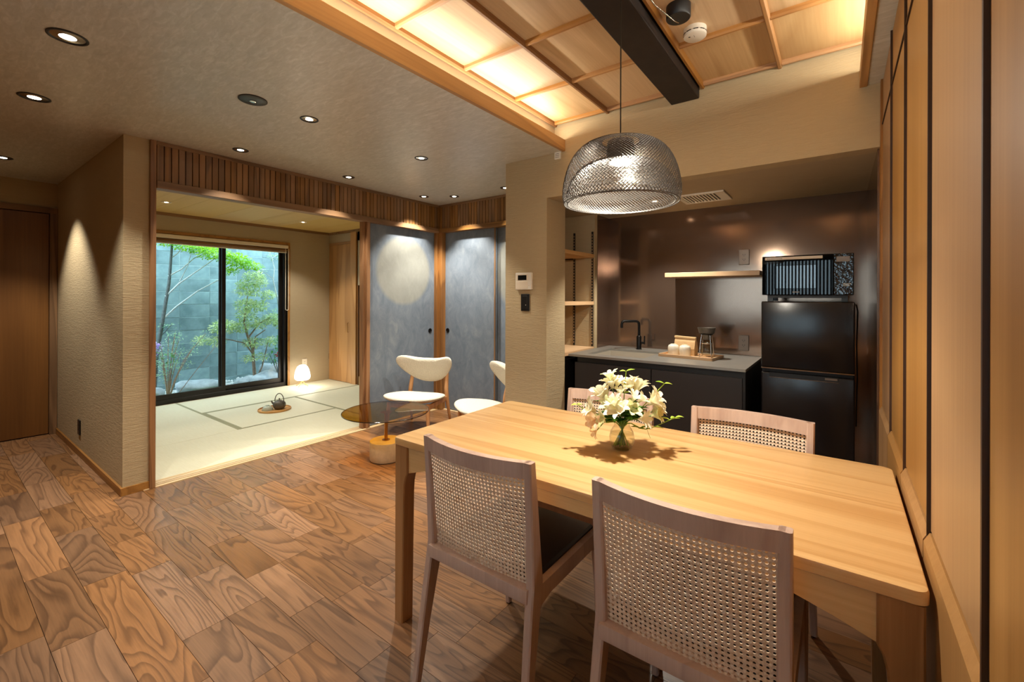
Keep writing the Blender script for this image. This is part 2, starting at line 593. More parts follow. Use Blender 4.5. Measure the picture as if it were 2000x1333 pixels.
def block_mat():
    m, nt, b = new_mat('concrete_block')
    v = coords(nt, (1, 1, 1), True)
    f = noise(nt, v, 5, 6, 0.65)
    g = noise(nt, v, 160, 3)
    c = ramp(nt, f, [(0.3, lin((92, 118, 122))), (0.7, lin((132, 158, 160)))])
    inf = N(nt, 'ShaderNodeObjectInfo')
    hs = N(nt, 'ShaderNodeHueSaturation')
    val = math_n(nt, 'MULTIPLY_ADD', inf.outputs['Random'], 0.32)
    val.node.inputs[2].default_value = 0.84
    nt.links.new(val, hs.inputs['Value'])
    nt.links.new(c, hs.inputs['Color'])
    nt.links.new(hs.outputs[0], b.inputs['Base Color'])
    b.inputs['Roughness'].default_value = 0.95
    bump(nt, b, g, 0.4, 0.002)
    return m


M['block'] = block_mat()


def leaf_mat(name, c1, c2, trans=0.35):
    m, nt, b = new_mat(name)
    f = noise(nt, coords(nt, (1, 1, 1), True), 14, 2)
    col = mix_c(nt, ramp(nt, f, [(0.35, (0, 0, 0, 1)), (0.65, (1, 1, 1, 1))]), lin(c1), lin(c2))
    nt.links.new(col, b.inputs['Base Color'])
    b.inputs['Roughness'].default_value = 0.5
    t = N(nt, 'ShaderNodeBsdfTranslucent')
    nt.links.new(col, t.inputs[0])
    ms = N(nt, 'ShaderNodeMixShader', x_0=trans)
    nt.links.new(b.outputs[0], ms.inputs[1])
    nt.links.new(t.outputs[0], ms.inputs[2])
    nt.links.new(ms.outputs[0], nt.nodes['Material Output'].inputs[0])
    return m


M['leaf_maple'] = leaf_mat('maple_leaf', (112, 176, 34), (182, 222, 66))
M['leaf_pieris'] = leaf_mat('pieris_leaf', (158, 190, 112), (240, 246, 200))
M['leaf_azalea'] = leaf_mat('azalea_leaf', (124, 172, 138), (196, 222, 184))
M['leaf_dark'] = leaf_mat('camellia_leaf', (50, 110, 50), (104, 160, 84))
M['leaf_fern'] = leaf_mat('fern_frond', (70, 150, 36), (170, 206, 66))
M['lilac'] = leaf_mat('lilac_petal', (156, 130, 200), (206, 184, 232))
M['red_petal'] = leaf_mat('camellia_petal', (196, 16, 40), (232, 40, 60), 0.2)
M['petal'] = leaf_mat('white_petal', (238, 232, 200), (250, 248, 236), 0.25)
M['petal_green'] = leaf_mat('greenish_petal', (214, 222, 160), (240, 240, 206), 0.3)
M['petal_peach'] = leaf_mat('peach_petal', (236, 204, 164), (244, 224, 196), 0.3)
M['flower_leaf'] = leaf_mat('bouquet_leaf', (44, 104, 34), (104, 158, 58), 0.25)
M['vine_leaf'] = leaf_mat('vine_leaf', (140, 178, 50), (190, 214, 92), 0.3)
M['stem'] = plain('flower_stem', (84, 124, 48), 0.5)


def glass(name, c=(255, 255, 255), rough=0.0, ior=1.45, thin=False):
    m, nt, b = new_mat(name)
    if thin:
        # thin clear pane: straight transmission plus a fresnel reflection
        nt.nodes.remove(b)
        t = N(nt, 'ShaderNodeBsdfTransparent')
        t.inputs[0].default_value = lin(c)
        g = N(nt, 'ShaderNodeBsdfGlossy')
        g.inputs['Roughness'].default_value = rough
        lw = N(nt, 'ShaderNodeLayerWeight')
        f0 = ((ior - 1) / (ior + 1)) ** 2
        fr = math_n(nt, 'MULTIPLY_ADD', math_n(nt, 'POWER', lw.outputs['Facing'], 5), 1 - f0)
        fr.node.inputs[2].default_value = f0
        ms = nt.nodes.new('ShaderNodeMixShader')
        nt.links.new(fr, ms.inputs[0])
        nt.links.new(t.outputs[0], ms.inputs[1])
        nt.links.new(g.outputs[0], ms.inputs[2])
        nt.links.new(ms.outputs[0], nt.nodes['Material Output'].inputs[0])
    else:
        b.inputs['Base Color'].default_value = lin(c)
        b.inputs['Transmission Weight'].default_value = 1.0
        b.inputs['Roughness'].default_value = rough
        b.inputs['IOR'].default_value = ior
    return m


M['pane'] = glass('window_glass', (250, 254, 254), 0.0, 1.2, True)
M['amber'] = glass('amber_glass', (229, 199, 116), 0.0, 1.95, True)
M['vase'] = glass('vase_glass', (250, 250, 246), 0.0, 1.4, True)


def panel_mat(name, c, rough, metal=1.0):
    m, nt, b = new_mat(name)
    b.inputs['Base Color'].default_value = lin(c)
    b.inputs['Metallic'].default_value = metal
    b.inputs['Roughness'].default_value = rough
    f = noise(nt, coords(nt, (1, 1, 1), False, True), 1.6, 2)
    bump(nt, b, f, 0.35, 0.012)
    return m


M['kitchen_panel'] = panel_mat('kitchen_steel_panel', (136, 114, 99), 0.13, 0.8)
M['fridge'] = panel_mat('fridge_gloss', (26, 22, 22), 0.22, 0.0)
M['mw_door'] = plain('microwave_glass', (8, 8, 10), 0.015, 0, 0.2)
M['mw_window'] = plain('microwave_window', (10, 16, 26), 0.015, 0, 0.6)


def ripple_mat():
    m, nt, b = new_mat('rippled_black_film')
    b.inputs['Base Color'].default_value = lin((10, 10, 12))
    b.inputs['Roughness'].default_value = 0.05
    b.inputs['Specular IOR Level'].default_value = 0.8
    bump(nt, b, noise(nt, coords(nt, (1, 1, 1), False, True), 60, 1), 0.5, 0.006)
    return m


M['ripple'] = ripple_mat()

# ------------------------------------------------------------------ room shell
XF, CZ, YS, XR = -3.684, 2.314, 2.744, 0.158      # fascia plane, low ceiling, soffit plane, panelled wall
YB = -1.7                                          # wall behind the camera

fl = struct('floor', MB().box(-6.6, 0.6, YB - 0.1, 4.0, -0.12, -0.013), M['soil'])
joints = {3: [-3.60, -2.40, -0.9], 4: [-3.72, -2.92, -2.27, -1.87], 5: [-3.33, -2.67, -1.70], 6: [-3.0, -2.60, -1.956, -1.565],
          7: [-3.0, -2.36, -1.958], 8: [-3.21, -2.58, -2.157], 9: [-2.58, -3.05], 2: [-3.1, -2.795, -2.40]}
cube = MB().box(-0.5, 0.5, -0.5, 0.5, -0.5, 0.5).build('plank_template', M['plank'])
pm = cube.data
bpy.data.objects.remove(cube)
for k in range(1, 26):
    y0 = -0.155 + 0.15 * k - 0.15
    y1 = y0 + 0.15
    x0, x1 = (-5.87, XR + 0.01) if y1 < 0.81 else ((-3.6715 if y0 < 0.9 else -3.655), XR + 0.01)
    js = list(joints.get(k, []))
    js.sort()
    cuts = [x0]
    if not js:
        js = []
    allj = []
    # left of the recorded joints, between and right of them, lengths like the recorded ones
    marks = js if js else [x0 + 0.2 + random.random() * 0.4]
    x = marks[0]
    left = []
    while x - x0 > 0.75:
        x -= random.uniform(0.38, 0.66)
        left.append(x)
    allj = sorted(left) + marks
    x = marks[-1]
    while x1 - x > 0.75:
        x += random.uniform(0.38, 0.66)
        allj.append(x)
    cuts = [x0] + [j for j in allj if x0 + 0.12 < j < x1 - 0.08] + [x1]
    for a, c in zip(cuts, cuts[1:]):
        o = bpy.data.objects.new('plank', pm)
        COL.objects.link(o)
        o.parent = fl
        o.location = ((a + c) / 2, (y0 + y1) / 2, -0.006 - random.random() * 0.0004)
        o.scale = (c - a - 0.0016, 0.15 - 0.0016, 0.0122)
xx = -5.87
for w in (0.5, 0.42, 0.55, 0.38, 0.37):
    o = bpy.data.objects.new('plank', pm)
    COL.objects.link(o)
    o.parent = fl
    o.location = (xx + w / 2, 0.765, -0.0062)
    o.scale = (w - 0.0016, 0.040 - 0.0016, 0.0122)
    xx += w
MB().box(-5.87, XR + 0.01, YB, -0.156, -0.012, -0.0005).build('floorboards', M['plank'], fl, kind='stuff')

cl = struct('ceiling', MB().box(-5.95, -1.588, YB, 0.93, CZ, CZ + 0.010).box(-3.72, -1.588, 0.93, 3.62, CZ, CZ + 0.010)
            .box(-1.575, -1.565, YB, YB + 0.001, CZ, CZ + 0.001), M['ceiling'])
struct('ceiling_strip', MB().box(0.10, XR + 0.02, YB, YS, CZ - 0.006, CZ + 0.045), M['ceiling'])
struct('ceiling_roof', MB().box(-6.6, 0.5, YB - 0.2, 4.1, 2.60, 2.72).box(-6.5, 0.5, 3.86, 4.1, -0.1, 2.6), M['exterior'])
struct('ceiling_kitchen', MB().box(-2.10, 0.22, YS + 0.10, 3.86, 2.002, 2.06), M['plaster_smooth'])

# coffered dining ceiling
cof = sgroup('ceiling_coffer')
xs = [-1.645, -1.245, -0.835, -0.655, -0.262, 0.15]
ysb = [-1.475, -1.01, -0.545, -0.08, 0.385, 0.85, 1.312, 1.775, 2.24, 2.715]
for i in (0, 1, 3, 4):
    for a, c in zip(ysb, ysb[1:]):
        MB().box(xs[i], xs[i + 1], a, c, 2.525, 2.537).build('panel', M['ply'], cof)
for x in (-1.645, -1.245, -0.650, -0.262):
    MB().prism([(x - 0.012, 2.525), (x - 0.012, 2.507), (x - 0.006, 2.497), (x + 0.006, 2.497), (x + 0.012, 2.507), (x + 0.012, 2.525)], 'y', YB, YS).build('batten', M['batten_y'], cof)
for y in ysb:
    for a, c in ((-1.633, -1.257), (-1.233, -0.83), (-0.638, -0.274), (-0.25, 0.16)):
        MB().prism([(y - 0.011, 2.525), (y - 0.011, 2.510), (y - 0.005, 2.502), (y + 0.005, 2.502), (y + 0.011, 2.510), (y + 0.011, 2.525)], 'x', a, c).build('batten', M['batten'], cof)
struct('ceiling_cove', MB().box(-1.70, -1.655, YB, YS, CZ + 0.011, 2.6), M['plaster_smooth'])
struct('beam', MB().box(-0.83, -0.668, YB, YS, 2.447, 2.6, 0.006, 2), M['black_beam'])
struct('trim_1', MB().box(-1.592, -1.567, YB, YS, CZ - 0.002, 2.392, 0.002, 1), M['beam_wood'])
struct('trim_2', MB().box(0.072, 0.102, YB, YS, CZ - 0.012, 2.385, 0.002, 1), M['beam_wood'])

# pillar, soffit, lounge back
struct('wall_pillar', MB().box(-2.096, -1.72, YS, 3.012, 0, 2.56).box(-2.096, -2.05, 3.012, 3.60, 0, 2.56)
       .box(-2.05, -1.72, 3.53, 3.575, 0, 2.0).box(-1.76, -1.72, 3.575, 3.83, 0, 2.0), M['plaster'])
struct('wall_soffit', MB().box(-1.72, XR + 0.02, YS, YS + 0.10, 2.002, 2.56), M['plaster'])
struct('wall_kitchen', MB().box(-2.1, 0.25, 3.81, 3.86, 0, 2.02).box(-1.7205, -1.714, 3.577, 3.81, 0, 2.002), M['kitchen_panel'])
struct('wall_kitchen_side', MB().box(0.142, 0.25, YS + 0.03, 3.81, 0, 2.002), M['kitchen_panel'])
struct('wall_niche', MB().box(-2.05, -1.735, 3.012, 3.53, 0, 0.815), M['cabinet_dk'])

# panelled wall beside the table
wr = struct('wall_right', MB().box(XR + 0.012, XR + 0.17, YB, YS + 0.03, 0, 2.6), M['cabinet_dk'])
gaps = [-1.475, -1.01, -0.545, -0.08, 0.385, 0.848, 1.312, 1.766, 2.225, 2.70]
for a, c in zip(gaps, gaps[1:]):
    y0, y1 = a + 0.004, c - 0.004
    MB().box(XR, XR + 0.014, y0, y1, 2.100, 2.302, 0.0015, 1).build('panel', M['veneer'], wr)
    MB().box(XR, XR + 0.014, y0, y1, 0.776, 2.093, 0.0015, 1).build('panel', M['veneer'], wr)
    MB().prism([(XR + 0.014, 0.05), (XR - 0.012, 0.05), (XR - 0.012, 0.752), (XR - 0.002, 0.772), (XR + 0.014, 0.772)], 'y', y0, y1).build('panel', M['veneer'], wr)
for y in gaps[:-1]:
    MB().box(XR - 0.0065, XR + 0.013, y - 0.003, y + 0.005, 0.03, 2.303).build('batten', M['wenge'], wr)
MB().box(XR - 0.004, XR + 0.013, YB, YS, 2.094, 2.0995).build('rail', M['wenge'], wr)
MB().box(XR - 0.008, XR + 0.16, 2.704, YS + 0.032, 0, 2.31).build('end_post', M['post'], wr)
struct('baseboard_right', MB().box(XR - 0.014, XR + 0.013, YB, 2.70, 0, 0.05), M['dark_wood_y'])

# wall behind the camera with a lattice window
WZ0, WZ1, WX0 = 0.85, 1.90, -2.0
wb = MB()
wb.box(-5.95, WX0, YB - 0.12, YB, 0, 2.6).box(0.0, 0.4, YB - 0.12, YB, 0, 2.6).box(WX0, 0.0, YB - 0.12, YB, 0, WZ0).box(WX0, 0.0, YB - 0.12, YB, WZ1, 2.6)
struct('wall_front', wb, M['plaster'])
wl = sgroup('window_1')
fr = MB()
for k in range(3):
    x = WX0 + 0.05 + k * 0.975
    fr.box(x - 0.05, x, YB - 0.09, YB - 0.02, WZ0, WZ1)
fr.box(WX0, 0, YB - 0.09, YB - 0.02, WZ0, WZ0 + 0.05).box(WX0, 0, YB - 0.09, YB - 0.02, WZ1 - 0.05, WZ1)
fr.build('window_frame', M['black'], wl)
MB().box(WX0, 0, YB - 0.06, YB - 0.055, WZ0, WZ1).build('pane', M['pane'], wl)
slat0 = MB().box(-0.0125, 0.0125, -0.015, 0.015, WZ0 - 0.05, WZ1 + 0.05).build('slat', M['dark_wood_z'], wl)
slat0.location = (WX0 + 0.02, YB - 0.145, 0)
for k in range(1, 44):
    o = slat0.copy()
    COL.objects.link(o)
    o.location = (WX0 + 0.02 + 0.0455 * k, YB - 0.145, 0)

# entrance end: passage wall, door
struct('wall_passage', MB().box(-6.3, XF, 0.797, 0.935, 0, 2.45), M['plaster'])
struct('wall_left', MB().box(-6.1, -5.86, YB, 0.797, 2.085, 2.45).box(-6.1, -5.86, YB, -0.45, 0, 2.45).box(-6.1, -5.95, -0.5, 0.8, 0, 2.1), M['plaster'])
dl = sgroup('door_1')
MB().box(-5.90, -5.865, -0.40, 0.742, 0.008, 2.03, 0.001, 1).build('door_leaf', M['door_wood'], dl)
MB().box(-5.91, -5.835, 0.745, 0.795, 0, 2.085, 0.002, 1).build('door_jamb', M['dark_wood_z'], dl)
MB().box(-5.91, -5.835, -0.45, -0.40, 0, 2.085, 0.002, 1).build('door_jamb', M['dark_wood_z'], dl)
MB().box(-5.91, -5.83, -0.45, 0.795, 2.035, 2.085, 0.002, 1).build('door_header', M['dark_wood_y'], dl)
bb = MB().box(-5.83, XF + 0.012, 0.785, 0.797, 0, 0.05).box(XF + 0.0001, XF + 0.012, 0.7972, 0.93, 0, 0.05)
struct('baseboard_passage', bb, M['base_wood'])

# tatami opening: posts, lintel, slatted fascia, sill
XP = XF + 0.022
struct('trim_3', MB().box(-3.80, XF - 0.004, 0.935, 0.955, 0, CZ).box(-3.78, XP, 0.93, 0.962, 0, CZ, 0.002, 1), M['post'])
struct('trim_4', MB().box(-3.75, XF - 0.004, 2.575, 2.60, 0, 2.02, 0.002, 1).box(-3.75, XP - 0.004, 2.598, 2.620, 0, 2.02, 0.002, 1).box(-3.75, XP - 0.010, 2.618, 2.642, 0, 2.02, 0.002, 1), M['post'])
struct('trim_5', MB().box(-3.75, XF + 0.022, 3.515, 3.60, 0, 2.02, 0.002, 1).box(XF + 0.02, XF + 0.07, 3.545, 3.63, 0, 2.02, 0.002, 1), M['post'])
fa = sgroup('trim_6')
MB().box(-3.75, XF, 0.96, 3.60, 2.0, CZ + 0.05).build('backing', M['dark_wood_y'], fa)
MB().box(XF - 0.03, XP + 0.012, 0.962, 3.572, 1.998, 2.048, 0.003, 1).build('rail', M['dark_wood_y'], fa)
MB().box(XF - 0.03, XP, 0.962, 3.572, 2.288, 2.3139, 0.002, 1).build('rail', M['dark_wood_y'], fa)
n = 64
for k in range(n):
    y = 0.964 + (3.568 - 0.964) * k / n
    w = (3.568 - 0.964) / n
    MB().box(XF - 0.004, XP - 0.004 + random.uniform(-0.002, 0.002), y + 0.0028, y + w - 0.0028, 2.046, 2.29).build('slat', M['dark_wood_z'], fa)
YF = 3.572
fb_ = sgroup('trim_7')
MB().box(XF - 0.05, -2.09, YF, YF + 0.06, 2.0, CZ + 0.05).build('backing', M['dark_wood_x'], fb_)
MB().box(XF, -2.096, YF - 0.036, YF + 0.03, 1.998, 2.048, 0.003, 1).build('rail', M['dark_wood_x'], fb_)
MB().box(XF, -2.096, YF - 0.024, YF + 0.03, 2.288, 2.3139, 0.002, 1).build('rail', M['dark_wood_x'], fb_)
n = 39
for k in range(n):
    x = XP + 0.004 + (-2.098 - XP - 0.004) * k / n
    w = (-2.098 - XP - 0.004) / n
    MB().box(x + 0.0028, x + w - 0.0028, YF - 0.020 + random.uniform(-0.002, 0.002), YF + 0.004, 2.046, 2.29).build('slat', M['dark_wood_z'], fb_)
d2 = sgroup('door_2')
MB().box(-3.735, -3.705, 2.64, 3.52, 0.012, 2.0).build('fusuma_panel', M['fusuma'], d2)


def pull(parent, Mx):
    o = MB().lathe([(0.026, 0), (0.026, 0.004), (0.021, 0.006), (0.019, 0.002), (0.0, 0.001)], 20, M=Mx, cap0=True, cap1=False).build('door_pull', M['black_metal'], parent, 40)
    return o


pull(d2, Matrix.Translation((-3.705, 3.455, 0.897)) @ Matrix.Rotation(PI / 2, 4, 'Y'))
d3 = sgroup('door_3')
MB().box(XF + 0.06, -2.885, 3.605, 3.635, 0.012, 2.0).build('fusuma_panel', M['fusuma3'], d3)
MB().box(-2.90, -2.884, 3.600, 3.606, 0.012, 2.0).build('edge_strip', M['dark_wood_z'], d3)
pull(d3, Matrix.Translation((-3.575, 3.605, 0.897)) @ Matrix.Rotation(PI / 2, 4, 'X'))
d4 = sgroup('door_4')
MB().box(-2.884, -2.06, 3.640, 3.665, 0.012, 2.0).build('fusuma_panel', M['fusuma2'], d4)
sl = sgroup('trim_8')
for k in range(4):
    x0 = -3.80 + k * 0.036
    MB().box(x0, x0 + 0.027, 0.90, 2.66, -0.013, 0.004 if k else 0.002).build('track_rail', M['sill'], sl)
MB().box(-3.80, -3.655, 0.90, 2.66, -0.02, -0.008).build('track_bed', M['dark_wood_y'], sl)
MB().box(-3.72, -3.655, 2.64, 3.53, -0.013, 0.006).build('track_rail', M['sill'], sl)
s2 = sgroup('trim_9')
for k in range(2):
    MB().box(-3.62, -2.10, 3.575 + 0.045 * k, 3.61 + 0.045 * k, -0.013, 0.006).build('track_rail', M['sill'], s2)
struct('wall_closet', MB().box(-3.75, -2.06, 3.70, 3.80, 0, 2.4).box(-3.77, -3.745, 2.64, 3.6, 0, 2.3), M['plaster'])

# ------------------------------------------------------------------ tatami room
XW, YT, TC = -6.334, 3.82, 2.25
WY0, WY1 = 1.44, 3.175
ww = MB().box(XW - 0.14, XW, 0.80, WY0, 0, 2.6).box(XW - 0.14, XW, WY1, 4.0, 0, 2.6).box(XW - 0.14, XW, WY0, WY1, 2.005, 2.6).box(XW - 0.14, XW, WY0, WY1, -0.2, 0.0)
struct('wall_garden', ww, M['plaster_smooth'])
struct('wall_tatami', MB().box(XW, -6.325, YT, YT + 0.05, 0, 2.6).box(XW, -5.40, YT, YT + 0.05, 2.085, 2.6).box(-5.77, -5.4, YT + 0.6, YT + 0.65, 0, 2.6), M['plaster_smooth'])
tc = sgroup('ceiling_tatami')
for k in range(7):
    y0 = 0.935 + 0.42 * k
    MB().box(XW - 0.02, -3.74, y0 + 0.001, y0 + 0.4185, TC + random.uniform(0, 0.0015), TC + 0.02).build('board', M['tatami_ceiling'], tc)
cr = MB().box(XW, XW + 0.02, 0.935, YT, TC - 0.035, TC + 0.002, 0.002, 1).box(XW, -3.75, YT - 0.02, YT, TC - 0.035, TC + 0.002, 0.002, 1).box(XW, -3.75, 0.935, 0.955, TC - 0.035, TC + 0.002)
struct('trim_10', cr, M['dark_wood_y'])
# window casing, aluminium frames, panes
w2 = sgroup('window_2')
MB().box(XW - 0.10, XW + 0.012, WY0, WY1 + 0.03, 2.005, 2.04, 0.002, 1).build('casing', M['base_wood'], w2)
MB().box(XW - 0.10, XW + 0.012, WY1, WY1 + 0.03, 0, 2.005, 0.002, 1).build('casing', M['base_wood'], w2)
MB().box(XW - 0.10, XW + 0.012, WY0 - 0.03, WY0, 0, 2.005, 0.002, 1).build('casing', M['base_wood'], w2)
f = MB()
f.box(XW - 0.13, XW - 0.03, WY0, WY1, 0.0, 0.055, 0.002, 1).box(XW - 0.13, XW - 0.03, WY0, WY1, 1.955, 2.005)
f.box(XW - 0.13, XW - 0.03, WY0, WY0 + 0.035, 0.05, 1.96).box(XW - 0.13, XW - 0.03, WY1 - 0.035, WY1, 0.05, 1.96)
f.build('outer_frame', M['bronze_frame'], w2)


def sash(y0, y1, x, nm):
    s_ = MB()
    s_.box(x - 0.015, x + 0.015, y0, y1, 0.055, 0.115, 0.002, 1).box(x - 0.015, x + 0.015, y0, y1, 1.925, 1.955)
    s_.box(x - 0.015, x + 0.015, y0, y0 + 0.045, 0.11, 1.93, 0.002, 1).box(x - 0.015, x + 0.015, y1 - 0.045, y1, 0.11, 1.93, 0.002, 1)
    so = s_.build('sash', M['bronze_frame'], w2)
    MB().box(x - 0.003, x + 0.003, y0 + 0.04, y1 - 0.04, 0.11, 1.93).build('pane', M['pane'], so)
    return so


s1 = sash(WY0 + 0.035, 2.400, XW - 0.055, 'a')
sash(2.340, WY1 - 0.035, XW - 0.098, 'b')
MB().box(XW - 0.042, XW - 0.028, 2.345, 2.365, 0.78, 0.92, 0.003, 2).build('latch', M['black'], s1)
# blind
bl = thing('roller_blind', 'rolled-up cream roller blind across the top of the garden window', 'blind', (XW, WY0, 1.9))
MB().box(-0.02, 0.022, 0.0, WY1 - WY0, 0.055, 0.10, 0.004, 2).build('head_box', M['cream'], bl)
MB().tube([(-0.012, 0.01, 0.03), (-0.012, WY1 - WY0 - 0.01, 0.03)], 0.026, 14).build('rolled_cloth', M['dark_wood_y'], bl, 40)
MB().box(-0.03, 0.0, 0.005, WY1 - WY0 - 0.01, -0.008, 0.003).build('bottom_bar', M['cream'], bl)
lp = [(0.022, WY1 - WY0 - 0.018 + 0.022 * math.cos(a), -0.80 + 0.022 * math.sin(a)) for a in [PI + PI * i / 8 for i in range(9)]]
MB().tube([(0.022, WY1 - WY0 - 0.04, 0.05)] + lp + [(0.022, WY1 - WY0 + 0.004, 0.05)], 0.004, 6).build('pull_chain', M['cream'], bl, 40)

# closet beside the window wall, alcove
d5 = sgroup('door_5')
MB().box(-6.325, -5.765, YT - 0.012, YT + 0.02, 0.008, 2.055, 0.002, 1).build('door_leaf', M['closet_wood'], d5)
MB().box(-6.325, -5.762, YT - 0.016, YT + 0.03, 2.058, 2.088, 0.002, 1).build('door_header', M['base_wood'], d5)
MB().tube([(-5.815, YT - 0.012, 0.75), (-5.815, YT - 0.03, 0.755), (-5.815, YT - 0.03, 0.885), (-5.815, YT - 0.012, 0.89)], 0.004, 8).build('door_handle', M['brass'], d5, 40)
MB().box(-6.326, -6.318, YT - 0.018, YT - 0.010, 0.32, 0.40).build('hinge', M['chrome'], d5)
struct('trim_11', MB().box(-5.762, -5.625, YT - 0.02, YT + 0.06, 0, TC - 0.02, 0.003, 1), M['closet_wood'])
MBa = MB().box(-5.63, -5.60, YT, YT + 0.6, 0, 2.2).box(-5.63, -3.7, YT + 0.45, YT + 0.5, 0, 2.2)
struct('wall_alcove', MBa, M['door_wood'])
struct('wall_alcove_hanging', MB().box(-5.61, -4.6, YT, YT + 0.03, 1.44, TC), M['plaster_smooth'])
struct('wall_alcove_step', MB().box(-5.60, -3.75, YT + 0.015, YT + 0.45, 0, 0.12), M['sill'])
struct('wall_alcove_side', MB().box(-4.62, -3.75, YT, YT + 0.05, 0, 2.3), M['plaster_smooth'])


def mat_thing(label, x0, x1, y0, y1, borders):
    t = thing('tatami_mat', label, 'tatami mat', ((x0 + x1) / 2, (y0 + y1) / 2, -0.013), 0, 'tatami mats of the small room')
    hx, hy = (x1 - x0) / 2 - 0.0012, (y1 - y0) / 2 - 0.0012
    MB().box(-hx, hx, -hy, hy, 0, 0.0155, 0.002, 1).build('mat_surface', M['tatami'], t)
    for b in borders:
        w = 0.024
        e = {'x0': (-hx, -hx + w, -hy, hy), 'x1': (hx - w, hx, -hy, hy), 'y0': (-hx, hx, -hy, -hy + w), 'y1': (-hx, hx, hy - w, hy)}[b]
        MB().box(e[0], e[1], e[2], e[3], 0.012, 0.0166 if b[0] == 'x' else 0.0170).build('border', M['heri'], t)


mat_thing('tatami mat running along the wooden sliding-door tracks', -4.62, -3.80, 0.94, 2.87, ())
mat_thing('tatami mat beside the left post, its long edge bordered toward the kettle', XW, -4.62, 0.94, 1.87, ('y1',))
mat_thing('tatami mat under the garden window and the glowing lantern', XW, -5.56, 1.87, YT, ('x1',))
mat_thing('half-size tatami mat under the kettle tray', -5.56, -4.62, 1.87, 2.87, ('x0', 'x1', 'y0'))
mat_thing('tatami mat in front of the alcove, partly behind the blue door panel', -5.56, -3.80, 2.87, YT, ('y0',))

# ------------------------------------------------------------------ garden
struct('garden_ground', MB().box(-8.6, XW - 0.14, -0.5, 6.0, -0.45, -0.16), M['soil'])
struct('house_exterior', MB().box(-6.6, XW - 0.141, -1.5, WY0, -0.2, 2.7).box(-6.6, XW - 0.141, WY1, 6.0, -0.2, 2.7).box(-6.6, XW - 0.141, WY0, WY1, 2.01, 2.7), M['exterior'])
gw = struct('wall_block', MB().box(-8.4, -8.0995, -0.4, 6.0, -0.3, 3.1), M['block_mortar'])
bm_ = MB().box(-0.05, 0, -0.1978, 0.1978, -0.0975, 0.0975, 0.003, 1).build('block_template', M['block'])
bmesh_data = bm_.data
bpy.data.objects.remove(bm_)
for r in range(16):
    for c in range(14):
        o = bpy.data.objects.new('block', bmesh_data)
        COL.objects.link(o)
        o.parent = gw
        o.location = (-8.095 + random.uniform(-0.003, 0.003), 0.416 + 0.4 * c - 0.2, -0.253 + 0.2 * r + 0.1)
# gravel at the foot of the wall
g = MB()
rd = random.Random(3)
for _ in range(1500):
    x, y = rd.uniform(-8.04, -6.9), rd.uniform(1.2, 4.2)
    s_ = rd.uniform(0.012, 0.03)
    z = -0.16 + 0.05 * max(0, (-x - 6.9)) + rd.uniform(0, 0.02)
    vs = [(x + s_ * math.cos(a) * rd.uniform(.7, 1.1), y + s_ * math.sin(a) * rd.uniform(.7, 1.1), z) for a in (0, 1.57, 3.14, 4.71)] + [(x, y, z + s_ * 0.8)]
    g._add(vs, ((0, 1, 4), (1, 2, 4), (2, 3, 4), (3, 0, 4)))
g.box(-8.08, -6.9, 1.0, 4.6, -0.2, -0.145)
tag(g.build('gravel', M['gravel'], kind='stuff'), 'pale gravel bed at the foot of the block wall', 'gravel')
for (x, y, z, r, lab) in ((-7.55, 2.50, -0.05, (0.16, 0.26, 0.11), 'broad flat pale stone behind the bushy shrub stems'),
                          (-7.35, 1.86, -0.02, (0.12, 0.14, 0.11), 'dark rounded stone at the lower left corner of the garden window'),
                          (-7.15, 3.28, -0.03, (0.16, 0.24, 0.14), 'blue-grey boulder directly below the small bushy tree'),
                          (-7.35, 3.02, -0.06, (0.13, 0.15, 0.10), 'low grey stone beside the fern, near the window mullion'),
                          (-7.70, 3.68, 0.04, (0.14, 0.24, 0.13), 'pale flat-topped boulder behind the fern clump')):
    tag(MB().blob((0, 0, 0), r, int(abs(x * 100 + y * 10)), 0.3, 3).build('garden_stone', M['stone'], smooth=60), lab, 'stone').location = (x, y, z)


def plant(name, label, cat, loc):
    return thing(name, label, cat, loc)


def fol(parent, mat, spots, n, size, seed, name='foliage', droop=0.0, aspect=0.45):
    rr = random.Random(seed)
    m = MB()
    for (c, r) in spots:
        k = int(n * r[0] * r[1] * r[2] / 0.001) if n > 0 else -n
        for _ in range(max(6, min(k, 700))):
            u = V((rr.gauss(0, 1), rr.gauss(0, 1), rr.gauss(0, 1))).normalized() * rr.random() ** 0.45
            p = V((c[0] + u.x * r[0], c[1] + u.y * r[1], c[2] + u.z * r[2]))
            d = V((u.x + rr.uniform(-.6, .6), u.y + rr.uniform(-.6, .6), u.z * 0.5 - droop + rr.uniform(-.3, .5)))
            L = size * rr.uniform(0.7, 1.25)
            m.leaf(p, d, (rr.uniform(-.4, .4), rr.uniform(-.4, .4), 1), L, L * aspect)
    return m.build(name, mat, parent, kind='stuff')


